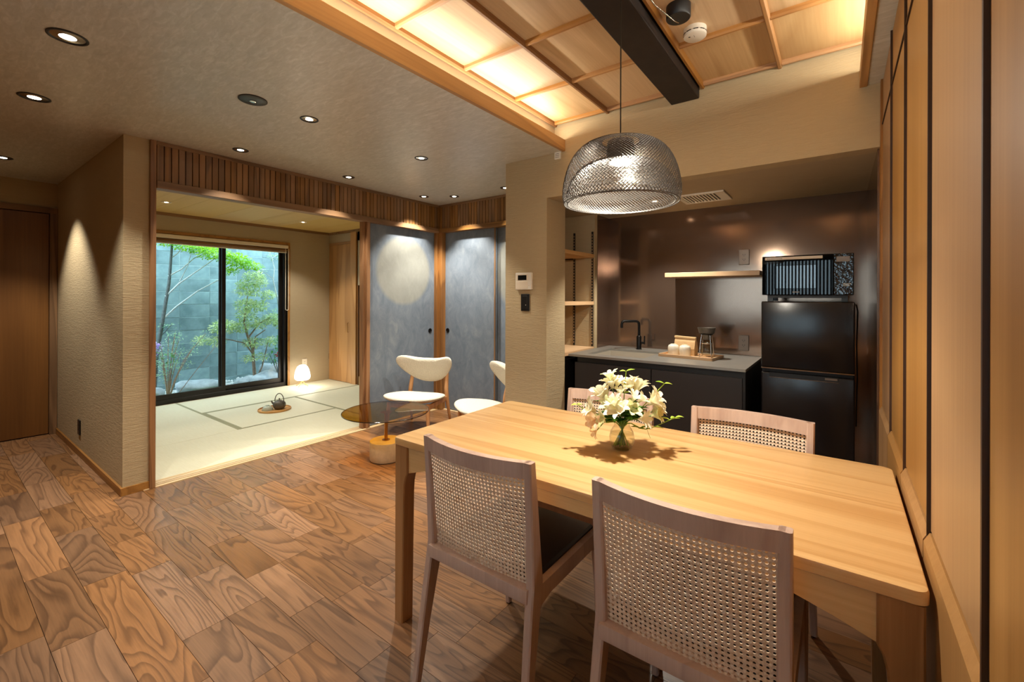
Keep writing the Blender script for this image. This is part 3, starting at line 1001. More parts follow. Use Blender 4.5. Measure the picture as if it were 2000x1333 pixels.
# maple
t = plant('maple_tree', 'slender maple with bare ascending branches before the block wall', 'tree', (-7.45, 1.93, -0.15))
tr = [(0, 0, 0), (0.0, 0.03, 0.6), (0.0, 0.10, 1.1), (0, 0.17, 1.6), (0, 0.20, 2.1), (0, 0.21, 2.5)]
MB().tube(tr, [0.03, 0.028, 0.024, 0.02, 0.015, 0.01], 8).build('trunk', M['bark_dark'], t, 60)
for pts, r0 in (([(0, 0.09, 1.10), (0.02, 0.25, 1.28), (0.03, 0.5, 1.50), (0.03, 0.85, 1.72)], 0.014),
                ([(0, 0.13, 1.42), (0.05, 0.27, 1.60), (0.05, 0.42, 1.73), (0.05, 0.62, 1.90), (0.05, 0.78, 2.05)], 0.013),
                ([(0, 0.16, 1.70), (0.03, 0.30, 1.80), (0.02, 0.46, 1.97), (0, 0.62, 2.06)], 0.012),
                ([(0, 0.28, 1.60), (0.03, 0.38, 1.86), (0.03, 0.42, 2.05)], 0.008),
                ([(0, 0.19, 1.95), (0.02, 0.26, 2.02), (0.02, 0.32, 2.12)], 0.01)):
    MB().tube(pts, [r0 * (1 - 0.5 * i / (len(pts) - 1)) for i in range(len(pts))], 6).build('branch', M['bark_pale'], t, 60)
fol(t, M['leaf_maple'], [((0.05, 0.40, 2.13), (0.2, 0.22, 0.07)), ((0.08, 0.66, 2.06), (0.22, 0.26, 0.09)), ((0.10, 0.95, 1.98), (0.2, 0.24, 0.09)),
                         ((0.10, 1.15, 1.90), (0.18, 0.22, 0.06)), ((0.1, 0.9, 1.80), (0.15, 0.14, 0.05)), ((0.02, 0.1, 2.2), (0.2, 0.2, 0.08))], 170, 0.04, 5, aspect=0.6)
# small side sprouts
fol(t, M['leaf_azalea'], [((0.03, 0.16, 1.02), (0.06, 0.12, 0.04)), ((0.03, -0.08, 1.52), (0.05, 0.1, 0.04))], 120, 0.05, 9)
MB().tube([(0, 0.06, 0.85), (0.03, 0.13, 0.95), (0.03, 0.2, 1.04)], 0.005, 5).build('branch', M['bark_dark'], t, 60)
# pieris like small tree
t = plant('pieris_tree', 'small bushy tree with variegated leaves in front of the block wall', 'tree', (-7.5, 3.25, -0.12))
MB().tube([(0, 0, 0), (-0.01, -0.02, 0.3), (0, -0.04, 0.55), (0, -0.12, 0.78), (0, -0.17, 0.98), (0, -0.12, 1.4)], [0.03, 0.026, 0.022, 0.018, 0.014, 0.006], 8).build('trunk', M['bark'], t, 60)
for pts in ([(0, -0.02, 0.45), (0, -0.16, 0.66), (0, -0.34, 0.72), (0, -0.55, 0.78)], [(0, 0.0, 0.05), (0, 0.1, 0.25), (0, 0.16, 0.5), (0, 0.2, 0.7)], [(0, -0.1, 0.75), (0, 0.05, 0.95), (0, 0.22, 1.05)], [(0, -0.03, 0.5), (0, 0.0, 0.75), (0, 0.15, 0.85)]):
    MB().tube(pts, [0.012, 0.01, 0.008, 0.005], 6).build('branch', M['bark'], t, 60)
sp = [((0, -0.02, 1.72), (0.12, 0.16, 0.07)), ((0, -0.14, 1.58), (0.12, 0.14, 0.07)), ((0, 0.06, 1.62), (0.12, 0.12, 0.08)), ((0, -0.06, 1.46), (0.12, 0.14, 0.06)), ((0, -0.22, 1.47), (0.1, 0.08, 0.06)),
      ((0, 0.18, 1.42), (0.12, 0.14, 0.06)), ((0, -0.13, 1.26), (0.14, 0.18, 0.09)), ((0, 0.05, 1.24), (0.12, 0.14, 0.08)), ((0, -0.14, 1.1), (0.14, 0.14, 0.08)), ((0, -0.45, 0.93), (0.14, 0.2, 0.1)),
      ((0, 0.28, 1.02), (0.14, 0.18, 0.09)), ((0, 0.03, 0.96), (0.12, 0.16, 0.08)), ((0, -0.2, 0.92), (0.12, 0.14, 0.09)), ((0, 0.42, 0.92), (0.1, 0.1, 0.06)), ((0, -0.55, 0.72), (0.1, 0.12, 0.07)), ((0, -0.75, 0.74), (0.1, 0.1, 0.07)),
      ((0, -0.05, 0.66), (0.12, 0.14, 0.07)), ((0, 0.22, 0.66), (0.12, 0.14, 0.07)), ((0, -0.08, 0.42), (0.1, 0.12, 0.05)), ((0, 0.1, 0.42), (0.1, 0.08, 0.05))]
fol(t, M['leaf_pieris'], sp, 260, 0.046, 11, aspect=0.40, droop=0.1)
# thin tree by the right sash
t = plant('slim_tree', 'thin pale-stemmed tree beside the right edge of the garden window', 'tree', (-7.45, 3.62, -0.12))
MB().tube([(0, 0.03, 0), (0, 0.02, 0.6), (0, -0.0, 1.0), (0, -0.05, 1.35), (0, -0.12, 1.65), (0, -0.10, 1.85), (0, -0.15, 2.05), (0, -0.3, 2.25)], [0.014, 0.013, 0.012, 0.011, 0.010, 0.009, 0.008, 0.006], 6).build('trunk', M['bark_pale'], t, 60)
for pts in ([(0, -0.14, 2.02), (0, 0.0, 2.12), (0, 0.12, 2.2)], [(0, -0.12, 1.68), (0, -0.26, 1.78), (0, -0.36, 1.86)], [(0, -0.03, 1.1), (0, 0.1, 0.95), (0, 0.2, 0.8)]):
    MB().tube(pts, [0.007, 0.006, 0.004], 5).build('branch', M['bark_pale'], t, 60)
fol(t, M['leaf_azalea'], [((0, -0.08, 2.05), (0.1, 0.16, 0.08)), ((0, -0.3, 1.8), (0.08, 0.1, 0.05)), ((0, 0.1, 1.4), (0.1, 0.1, 0.1)), ((0, -0.02, 1.1), (0.12, 0.25, 0.08)), ((0, 0.0, 0.6), (0.1, 0.12, 0.1))], 45, 0.05, 13)
# camellia
t = plant('camellia_shrub', 'dark camellia shrub with a red bloom at the right window edge', 'shrub', (-7.2, 3.46, -0.12))
for k in range(5):
    MB().tube([(0, 0.0, 0), (0.01 * k, -0.02 + 0.01 * k, 0.22), (0.02 * k - 0.04, -0.12 + 0.06 * k, 0.5)], [0.01, 0.008, 0.004], 5).build('stem', M['bark_dark'], t, 60)
fol(t, M['leaf_dark'], [((0, -0.02, 0.45), (0.1, 0.13, 0.12)), ((0, 0.0, 0.68), (0.1, 0.1, 0.1))], 60, 0.05, 15)
fol(t, M['red_petal'], [((0.04, -0.02, 0.47), (0.025, 0.03, 0.025))], -40, 0.035, 17, 'bloom', aspect=0.8)
fol(t, M['red_petal'], [((0.02, 0.06, 0.43), (0.02, 0.02, 0.02))], -20, 0.03, 18, 'bloom', aspect=0.8)
# multi-stem azalea shrub and lilac
t = plant('azalea_shrub', 'wispy multi-stemmed shrub with small leaves beside the lilac flowers', 'shrub', (-7.2, 2.02, -0.14))
rr = random.Random(21)
spots = []
for k in range(11):
    dy, dx, h = rr.uniform(-0.2, 0.42), rr.uniform(-0.12, 0.12), rr.uniform(0.5, 0.95)
    MB().tube([(0, 0.0, 0), (dx * 0.3, dy * 0.25, h * 0.4), (dx * 0.7, dy * 0.6, h * 0.75), (dx, dy, h)], [0.008, 0.006, 0.005, 0.003], 5).build('stem', M['bark'], t, 60)
    for q in (0.55, 0.72, 0.88, 1.0):
        spots.append(((dx * q, dy * q, h * q), (0.05, 0.06, 0.05)))
MB().tube([(0, 0.05, 0), (0, 0.3, 0.35), (0, 0.6, 0.75)], [0.005, 0.004, 0.003], 5).build('stem', M['bark'], t, 60)
fol(t, M['leaf_azalea'], spots, 110, 0.035, 22)
t = plant('lilac_shrub', 'lilac flower cluster in the lower left of the garden window', 'shrub', (-7.1, 1.78, -0.14))
MB().tube([(0, 0.0, 0), (0, -0.02, 0.4), (0, 0.02, 0.75)], [0.008, 0.006, 0.004], 5).build('stem', M['bark'], t, 60)
fol(t, M['lilac'], [((0, 0.02, 0.66), (0.07, 0.07, 0.06)), ((0, 0.10, 0.76), (0.06, 0.06, 0.06)), ((0, -0.02, 0.55), (0.05, 0.05, 0.05))], 380, 0.026, 23, 'blossom', aspect=0.9)
fol(t, M['leaf_dark'], [((0, 0.22, 0.6), (0.08, 0.08, 0.06))], 60, 0.06, 25)
fol(t, M['red_petal'], [((0.0, 0.30, 0.63), (0.02, 0.03, 0.03))], -12, 0.02, 27, 'bud')
# ferns, moss
for (x, y, lab, sd) in ((-7.3, 3.10, 'low yellow-green fern tucked between grey stones', 31), (-7.35, 3.50, 'grassy green tuft in front of the pale boulder', 33), (-7.2, 3.62, 'deep green leafy clump in the lower right window corner', 35)):
    t = plant('fern', lab, 'fern', (x, y, -0.12))
    rr = random.Random(sd)
    m = MB()
    for k in range(26):
        a = rr.uniform(0, 6.28)
        d = V((math.cos(a), math.sin(a), rr.uniform(0.6, 1.6))).normalized()
        L = rr.uniform(0.10, 0.2)
        for j in range(8):
            q = V((0, 0, 0)) + d * L * j / 8 - V((0, 0, 0.10 * (j / 8) ** 2))
            sd_ = d.cross(V((0, 0, 1))).normalized()
            for sgn in (1, -1):
                m.leaf(q, sd_ * sgn + d * 0.6, (0, 0, 1), 0.045 * (1 - j / 10), 0.014)
    m.build('frond', M['leaf_fern'] if sd != 35 else M['leaf_dark'], t, kind='stuff')
mm = MB()
for (x, y, r) in ((-7.0, 2.1, (0.25, 0.35, 0.04)), (-7.25, 2.5, (0.2, 0.22, 0.035)), (-7.1, 3.4, (0.3, 0.3, 0.05)), (-7.05, 1.75, (0.15, 0.25, 0.06))):
    mm.blob((x, y, -0.12), r, int(y * 100), 0.2, 3)
tag(mm.build('moss', M['moss'], smooth=70, kind='stuff'), 'green moss patches on the garden ground', 'moss')

# ------------------------------------------------------------------ ceiling fittings
def downlight(x, y, z, r, label, power, dim=False, size=92, color=WARM2, tilt=(0, 0)):
    t = thing('downlight', label, 'ceiling light', (x, y, z), 0, 'recessed downlights')
    MB().lathe([(r, 0.0), (r, -0.003), (r * 0.9, -0.005), (r * 0.84, -0.003), (r * 0.82, 0.0)], 28, cap0=False, cap1=False).build('trim_ring', M['black'] if not dim else M['cream'], t, 50)
    MB().lathe([(r * 0.83, -0.001), (r * 0.6, -0.0016), (r * 0.42, -0.0024)], 28, cap0=False, cap1=False).build('reflector', M['reflector'], t, 60)
    MB().lathe([(r * 0.42, -0.0022), (r * 0.3, -0.0045), (r * 0.05, -0.0055)], 20, cap0=False).build('lens', M['lens_dim'] if dim else M['lens'], t, 60)
    if power:
        spot_light('downlight_lamp', (0, 0, -0.012), power, size, 0.5, color, 0.018, t, tilt)
    return t


DLP = 36
for x, y, r, lab, pw in (
        (-2.484, 0.365, 0.063, 'large recessed ceiling downlight nearest the upper left corner of the photo', DLP),
        (-3.381, 0.373, 0.063, 'recessed downlight above the floor near the plaster passage corner', DLP),
        (-5.05, 0.396, 0.055, 'recessed downlight lighting the passage wall beside the dark door', DLP * 1.5),
        (-2.495, 1.374, 0.05, 'recessed downlight next to the round black ceiling speaker', DLP),
        (-3.413, 1.376, 0.05, 'recessed downlight close to the slatted fascia at its left end', DLP * 0.75),
        (-2.517, 2.256, 0.05, 'lone recessed downlight between the orange edge beam and the lounge chairs', DLP),
        (-3.427, 2.243, 0.05, 'recessed downlight close to the middle of the long slatted fascia', DLP * 0.75),
        (-3.46, 3.137, 0.05, 'left one of the paired downlights before the slatted corner', DLP * 1.35),
        (-3.20, 3.314, 0.05, 'right one of the paired downlights before the slatted corner', DLP * 1.35),
        (-2.556, 3.339, 0.05, 'recessed downlight half hidden behind the plaster pillar', DLP)):
    downlight(x, y, CZ, r, lab, pw)
downlight(-5.611, 1.557, TC, 0.045, 'small downlight in the yellow board ceiling above the left mat', 34, True, 105)
downlight(-5.653, 3.033, TC, 0.045, 'small downlight in the yellow board ceiling above the lantern', 34, True, 105)
downlight(-1.12, 3.31, 2.002, 0.045, 'downlight in the kitchen ceiling behind the wire pendant shade', 44, True, 105)
t = thing('ceiling_speaker', 'round black flush ceiling speaker with a small silver eye', 'speaker', (-2.489, 1.062, CZ))
MB().lathe([(0.068, 0), (0.068, -0.004), (0.062, -0.007), (0.02, -0.008), (0.0, -0.008)], 32, cap1=False).build('plate', M['black'], t, 50)
MB().lathe([(0.016, -0.008), (0.016, -0.012), (0.008, -0.014), (0.0, -0.013)], 18, cap1=False).build('eye', M['chrome'], t, 50)
t = thing('smoke_detector', 'round white smoke detector beside the black beam', 'smoke detector', (-0.545, 2.155, 2.525))
MB().lathe([(0.05, 0), (0.05, -0.022), (0.047, -0.022), (0.047, -0.026), (0.05, -0.026), (0.049, -0.036), (0.044, -0.040), (0, -0.040)], 36, cap1=False).build('housing', M['white'], t, 40)
m = MB()
for k in range(10):
    a = 2 * PI * k / 10
    Mx = Matrix.Rotation(a, 4, 'Z')
    m.box(0.046, 0.0505, -0.010, 0.010, -0.0258, -0.0222, 0, M=Mx)
m.build('slots', M['black'], t)
MB().lathe([(0.005, -0.0398), (0.004, -0.0412), (0, -0.0412)], 12, c=(-0.02, -0.018, 0), cap1=False).build('indicator', M['iron'], t)
MB().box(0.0, 0.001, -0.022, -0.004, -0.0408, -0.0396).build('mark', M['iron'], t)
t = thing('air_vent', 'white slotted ventilation grille in the kitchen ceiling', 'vent', (-0.79, 3.375, 2.002))
f = MB().box(-0.16, 0.16, -0.15, -0.122, -0.012, 0, 0.002, 1).box(-0.16, 0.16, 0.122, 0.15, -0.012, 0, 0.002, 1).box(-0.16, -0.13, -0.13, 0.13, -0.012, 0, 0.002, 1).box(0.10, 0.16, -0.13, 0.13, -0.012, 0, 0.002, 1)
f.build('frame', M['white'], t)
MB().box(-0.13, 0.10, -0.123, 0.123, -0.003, -0.001).build('duct', M['black'], t)
for k in range(11):
    x = -0.125 + 0.0222 * k
    MB().box(x, x + 0.0105, -0.124, 0.124, -0.011, -0.004).build('slat', M['white'], t)
t = thing('door_sensor', 'tiny white printed sensor box under the end of the edge beam', 'sensor', (-1.622, YS, 2.262))
MB().box(-0.026, 0.022, -0.016, 0, 0, 0.052, 0.003, 2).build('case', M['white'], t)
m = MB()
for k in range(3):
    m.box(-0.018, 0.012, -0.0168, -0.0158, 0.012 + 0.012 * k, 0.015 + 0.012 * k)
m.build('printed_lines', M['iron'], t)

# pendant lamp
LX, LY = -0.637, 1.513
pl = thing('pendant_lamp', 'double wire-mesh dome pendant lamp hanging over the dining table', 'pendant lamp', (LX, LY, 1.618))


def mesh_dome(R, H, p, turns, nw, rw, top=0.045):
    m = MB()
    # profile: bowl, wide and a little drawn in at the rim
    def prof(t):      # t 0 rim .. 1 top
        a = t * PI / 2
        r = R * (math.cos(a) ** p) * (1 - 0.0 * t)
        r = max(r, top)
        if t < 0.12:
            r = R * (0.965 + 0.035 * math.sin(t / 0.12 * PI / 2))
        return r, H * math.sin(a) ** 0.96
    for sgn in (1, -1):
        for k in range(nw):
            pts = []
            for i in range(15):
                t_ = i / 14 * 0.93
                r, z = prof(t_)
                a = 2 * PI * k / nw + sgn * turns * t_ * PI
                pts.append((r * math.cos(a), r * math.sin(a), z))
            m.tube(pts, rw, 3, caps=False)
    for t_, rr_ in ((0.0, rw * 1.6), (0.93, rw * 1.3)):
        r, z = prof(t_)
        m.tube([(r * math.cos(2 * PI * k / 64), r * math.sin(2 * PI * k / 64), z) for k in range(64)], rr_, 5, True)
    return m


mesh_dome(0.209, 0.222, 0.52, 0.55, 104, 0.00095).build('outer_mesh', M['wire'], pl, 60)
mesh_dome(0.196, 0.150, 0.62, 0.5, 96, 0.0009).build('inner_mesh', M['wire'], pl, 60)
MB().lathe([(0.020, 0.226), (0.046, 0.222), (0.050, 0.19), (0.047, 0.150), (0.042, 0.1485)], 28).build('lamp_holder', M['wire'], pl, 40)
MB().lathe([(0.040, 0.1482), (0.036, 0.143), (0.0, 0.141)], 28, cap1=False).build('diffuser', M['bulb'], pl, 60)
CEIL = 2.525 - 1.618
MB().tube([(0, 0, 0.224), (0, 0, CEIL - 0.03)], 0.0026, 8).build('cord', M['black'], pl, 60)
MB().lathe([(0.012, CEIL), (0.012, CEIL - 0.012), (0.004, CEIL - 0.03)], 14).build('ceiling_hook', M['black_metal'], pl, 50)
CXo, CYo = -0.560 - LX, 1.945 - LY
MB().lathe([(0.05, CEIL), (0.05, CEIL - 0.05), (0.047, CEIL - 0.054), (0, CEIL - 0.055)], 32, c=(CXo, CYo, 0), cap1=False).build('canopy', M['black'], pl, 40)
MB().tube([(CXo, CYo, CEIL - 0.054), (CXo, CYo, CEIL - 0.07), (CXo - 0.008, CYo - 0.03, CEIL - 0.075), (CXo * 0.55, CYo * 0.55, CEIL - 0.085), (0, 0.006, CEIL - 0.03)], 0.0026, 8).build('swag_cord', M['chrome'], pl, 60)
spot_light('pendant_lamp_light', (0, 0, 0.136), 10, 156, 0.55, (1.0, 0.93, 0.80), 0.03, pl)
pd = bpy.data.lights.new('pendant_glow', 'POINT')
pd.energy, pd.color, pd.shadow_soft_size = 30, (1.0, 0.92, 0.77), 0.035
po = bpy.data.objects.new('pendant_glow', pd)
COL.objects.link(po)
po.parent = pl
po.location = (0, 0, 0.105)

# ------------------------------------------------------------------ dining table
TX0, TX1, TY0, TY1, TZ = -1.425, 0.138, 1.132, 1.905, 0.725
dt = thing('dining_table', 'long oak dining table with rounded corners under the wire pendant', 'table', ((TX0 + TX1) / 2, (TY0 + TY1) / 2, 0))
hx, hy = (TX1 - TX0) / 2, (TY1 - TY0) / 2
cr_ = 0.022
poly = []
for sx, sy, a0 in ((1, 1, 0), (-1, 1, 90), (-1, -1, 180), (1, -1, 270)):
    for q in range(6):
        a = math.radians(a0 + 18 * q)
        poly.append((sx * (hx - cr_) + cr_ * math.cos(a), sy * (hy - cr_) + cr_ * math.sin(a)))


def off(p, d):
    return [((abs(x) - d) * (1 if x > 0 else -1), (abs(y) - d) * (1 if y > 0 else -1)) for x, y in p]


m = MB()
m.sweep([[(x, y, z) for x, y in off(poly, d)] for d, z in ((0.006, TZ - 0.031), (0.0, TZ - 0.027), (0, TZ - 0.007), (0.002, TZ - 0.0022), (0.007, TZ))])
m.build('tabletop', M['table_oak'], dt, 40)


def table_leg(sx, sy):
    # profile in x (inward curve), depth in y
    o = hx - 0.006
    pts = [(o, TZ - 0.031), (o, 0.0), (o - 0.046, 0.0), (o - 0.054, 0.50), (o - 0.057, 0.545), (o - 0.064, 0.575), (o - 0.073, 0.592), (o - 0.073, TZ - 0.031)]
    m = MB()
    secs = []
    y0, y1 = hy - 0.006, hy - 0.062
    n_ = len(pts)
    for yy, ins in ((y0, 0.004), (y0 - 0.004, 0), (y1 + 0.004, 0), (y1, 0.004)):
        ring = []
        for (x, z) in pts:
            xm = o - 0.028
            ring.append((sx * (x - (ins if x > xm else -ins)), sy * yy, z))
        secs.append(ring)
    m.sweep(secs)
    return m


for sx in (-1, 1):
    for sy in (-1, 1):
        table_leg(sx, sy).build('leg', M['table_oak_shaded'], dt, 35)


def arch(L, zt, zm, ze):
    pts = [(-L, zt)]
    for i in range(21):
        u = -1 + 2 * i / 20
        k = max(0, (abs(u) - 0.62) / 0.38)
        pts.append((u * L, zm - (zm - ze) * k ** 1.6))
    pts.append((L, zt))
    return pts


for sy in (-1, 1):
    MB().prism(arch(hx - 0.079, TZ - 0.031, 0.652, 0.592), 'y', sy * (hy - 0.014), sy * (hy - 0.036)).build('apron', M['table_oak'], dt)
for sx in (-1, 1):
    MB().prism(arch(hy - 0.062, TZ - 0.031, 0.645, 0.592), 'x', sx * (hx - 0.014), sx * (hx - 0.036)).build('apron', M['table_oak_shaded'], dt)

# ------------------------------------------------------------------ cane dining chairs
def sect_sweep(pts, wx, wd):
    """vertical member along pts, rectangular section (width in x, depth across the path in the yz plane), softened edges"""
    secs = []
    for i, p in enumerate(pts):
        a = V(pts[max(i - 1, 0)])
        b = V(pts[min(i + 1, len(pts) - 1)])
        t_ = (b - a).normalized()
        nrm = V((0, t_.z, -t_.y)).normalized()
        if i == len(pts) - 1 or i == 0:
            nrm = V((0, 1, 0))
        w, d, e = wx[i] / 2, wd[i] / 2, 0.004
        ring = []
        for sx, sd, first in ((1, 1, 0), (-1, 1, 1), (-1, -1, 0), (1, -1, 1)):
            q = [(sx * w, sd * (d - e)), (sx * (w - e), sd * d)]
            if first:
                q.reverse()
            for (ax, ad) in q:
                ring.append(V(p) + V((ax, 0, 0)) + nrm * ad)
        secs.append(ring)
    return MB().sweep(secs)


def bow(x, z):
    """how far the back bulges rearwards at height z"""
    k = max(0.0, min(1.0, (z - 0.45) / 0.36))
    return (0.010 + 0.030 * k) * (1 - (x / 0.205) ** 2)


def back_y(z):
    return -0.190 - 0.030 * ((z - 0.45) / 0.36) ** 1.3 if z > 0.45 else -0.190


ch = thing('dining_chair', 'cane-backed dining chair at the near side, left of the two with backs to us', 'chair', (-0.905, 1.25, 0), 0, 'cane-backed dining chairs')
for s in (-1, 1):
    pts = [(s * 0.214, -0.262, 0.006), (s * 0.209, -0.232, 0.20), (s * 0.203, -0.198, 0.40), (s * 0.202, -0.188, 0.46), (s * 0.203, back_y(0.6), 0.60), (s * 0.204, back_y(0.72), 0.72), (s * 0.205, back_y(0.812), 0.815)]
    lg = sect_sweep(pts, [0.024, 0.026, 0.028, 0.028, 0.027, 0.026, 0.025], [0.026, 0.036, 0.050, 0.052, 0.040, 0.034, 0.028]).build('rear_leg', M['chair_wood'], ch, 35)
    MB().lathe([(0.009, 0), (0.009, 0.008)], 10, c=(s * 0.214, -0.262, 0)).build('foot_glide', M['black'], lg)
    pts = [(s * 0.208, 0.236, 0.006), (s * 0.206, 0.224, 0.25), (s * 0.204, 0.212, 0.405), (s * 0.204, 0.212, 0.445)]
    lg = sect_sweep(pts, [0.022, 0.026, 0.030, 0.030], [0.022, 0.032, 0.044, 0.044]).build('front_leg', M['chair_wood'], ch, 35)
    MB().lathe([(0.009, 0), (0.009, 0.008)], 10, c=(s * 0.208, 0.236, 0)).build('foot_glide', M['black'], lg)
    MB().prism([(-0.19, 0.45), (-0.19, 0.375), (-0.165, 0.392), (-0.12, 0.402), (0.15, 0.402), (0.19, 0.385), (0.21, 0.37), (0.21, 0.45)], 'x', s * 0.192, s * 0.215).build('side_rail', M['chair_wood'], ch)
# top rail, curved
secs = []
for i in range(13):
    x = -0.205 + 0.41 * i / 12
    y = back_y(0.80) - bow(x, 0.80)
    y2 = back_y(0.77) - bow(x, 0.77)
    secs.append([(x, y - 0.012, 0.815), (x, y + 0.012, 0.815), (x, y2 + 0.012, 0.768), (x, y2 - 0.012, 0.768)])
MB().sweep(secs).build('top_rail', M['chair_wood'], ch, 35)
MB().box(-0.200, 0.200, -0.226, -0.176, 0.412, 0.452, 0.003, 2).build('lower_rail', M['chair_wood'], ch, 35)
MB().box(-0.195, 0.195, 0.195, 0.218, 0.395, 0.448, 0.003, 2).build('front_rail', M['chair_wood'], ch, 35)
# seat pad
m = MB()
m.sweep([[(sx * (0.192 - d), (0.205 - d) if sy > 0 else (-0.172 + d), z) for sx, sy in ((1, 1), (-1, 1), (-1, -1), (1, -1))] for d, z in ((0, 0.442), (0, 0.456), (0.006, 0.464), (0.03, 0.468))])
m.build('seat_pad', M['navy'], ch, 30)


def cane_panel():
    """sheet of octagonal openings between raised strands, bowed like the back"""
    x0, x1, z0, z1 = -0.1905, 0.1905, 0.452, 0.769
    P = 0.0123
    nx, nz = int(round((x1 - x0) / P)), int(round((z1 - z0) / P))
    px_, pz_ = (x1 - x0) / nx, (z1 - z0) / nz
    bm = bmesh.new()
    cache = {}

    def S(x, z, o=0.0):
        return (x, back_y(z) - bow(x, z) - 0.002 - o, z)

    def vert(x, z, o=0.0):
        k = (round(x, 5), round(z, 5), round(o, 4))
        if k not in cache:
            cache[k] = bm.verts.new(S(x, z, o))
        return cache[k]
    r = 0.285
    oct_ = [(r * math.cos(PI / 8 + PI / 4 * k), r * math.sin(PI / 8 + PI / 4 * k)) for k in range(8)]
    for i in range(nx):
        for j in range(nz):
            cx, cz = x0 + (i + .5) * px_, z0 + (j + .5) * pz_
            O = [vert(cx + a * px_, cz + b * pz_) for a, b in oct_]
            C = [vert(cx + a * px_, cz + b * pz_, 0.0016) for a, b in ((.5, .5), (-.5, .5), (-.5, -.5), (.5, -.5))]
            Emid = [vert(cx + a * px_, cz + b * pz_, -0.0010) for a, b in ((.5, 0), (0, .5), (-.5, 0), (0, -.5))]
            # right side: O7,O0 ; top: O1,O2 ; left: O3,O4 ; bottom: O5,O6
            for q in range(4):
                oa, ob = O[(2 * q - 1) % 8], O[(2 * q) % 8]
                oc = O[(2 * q + 1) % 8]
                e, c = Emid[q], C[q]
                e2 = Emid[(q + 1) % 4]
                bm.faces.new((oa, e, ob))
                bm.faces.new((ob, e, c))
                bm.faces.new((ob, c, oc))
                bm.faces.new((oc, c, e2))
    bmesh.ops.recalc_face_normals(bm, faces=bm.faces[:])
    me = bpy.data.meshes.new('cane_panel')
    bm.to_mesh(me)
    bm.free()
    me.materials.append(M['cane'])
    o = bpy.data.objects.new('cane_panel', me)
    COL.objects.link(o)
    o.parent = ch
    md = o.modifiers.new('thick', 'SOLIDIFY')
    md.thickness = 0.0022
    md.offset = 0
    return o


cane_panel()
dup(ch, 'cane-backed dining chair at the near side, closest to the panelled wall', (-0.292, 1.262, 0))
dup(ch, 'cane-backed dining chair across the table, half hidden by the flowers', (-0.895, 1.775, 0), PI)
dup(ch, 'cane-backed dining chair across the table, in front of the refrigerator', (-0.292, 1.765, 0), PI)

# ------------------------------------------------------------------ vase and flowers
VX, VY = -0.640, 1.540
va = thing('flower_vase', 'small round clear glass vase on the dining table', 'vase', (VX, VY, TZ))
MB().lathe([(0.026, 0.0), (0.036, 0.006), (0.044, 0.028), (0.0455, 0.045), (0.041, 0.066), (0.031, 0.082), (0.027, 0.090), (0.029, 0.096),
            (0.0275, 0.096), (0.0255, 0.090), (0.0295, 0.081), (0.0395, 0.065), (0.044, 0.045), (0.0425, 0.029), (0.034, 0.008), (0.0, 0.006)], 36, cap1=False).build('glass_body', M['vase'], va, 60)
MB().lathe([(0.0, 0.0065), (0.034, 0.0085), (0.042, 0.029), (0.0435, 0.045), (0.0415, 0.058), (0.0, 0.058)], 30, cap0=False, cap1=False).build('water', M['vase'], va, 60)
RV, FV = V((0.803, 0.595, 0)), V((0.595, -0.803, 0))
PXM = 1.595 / 866


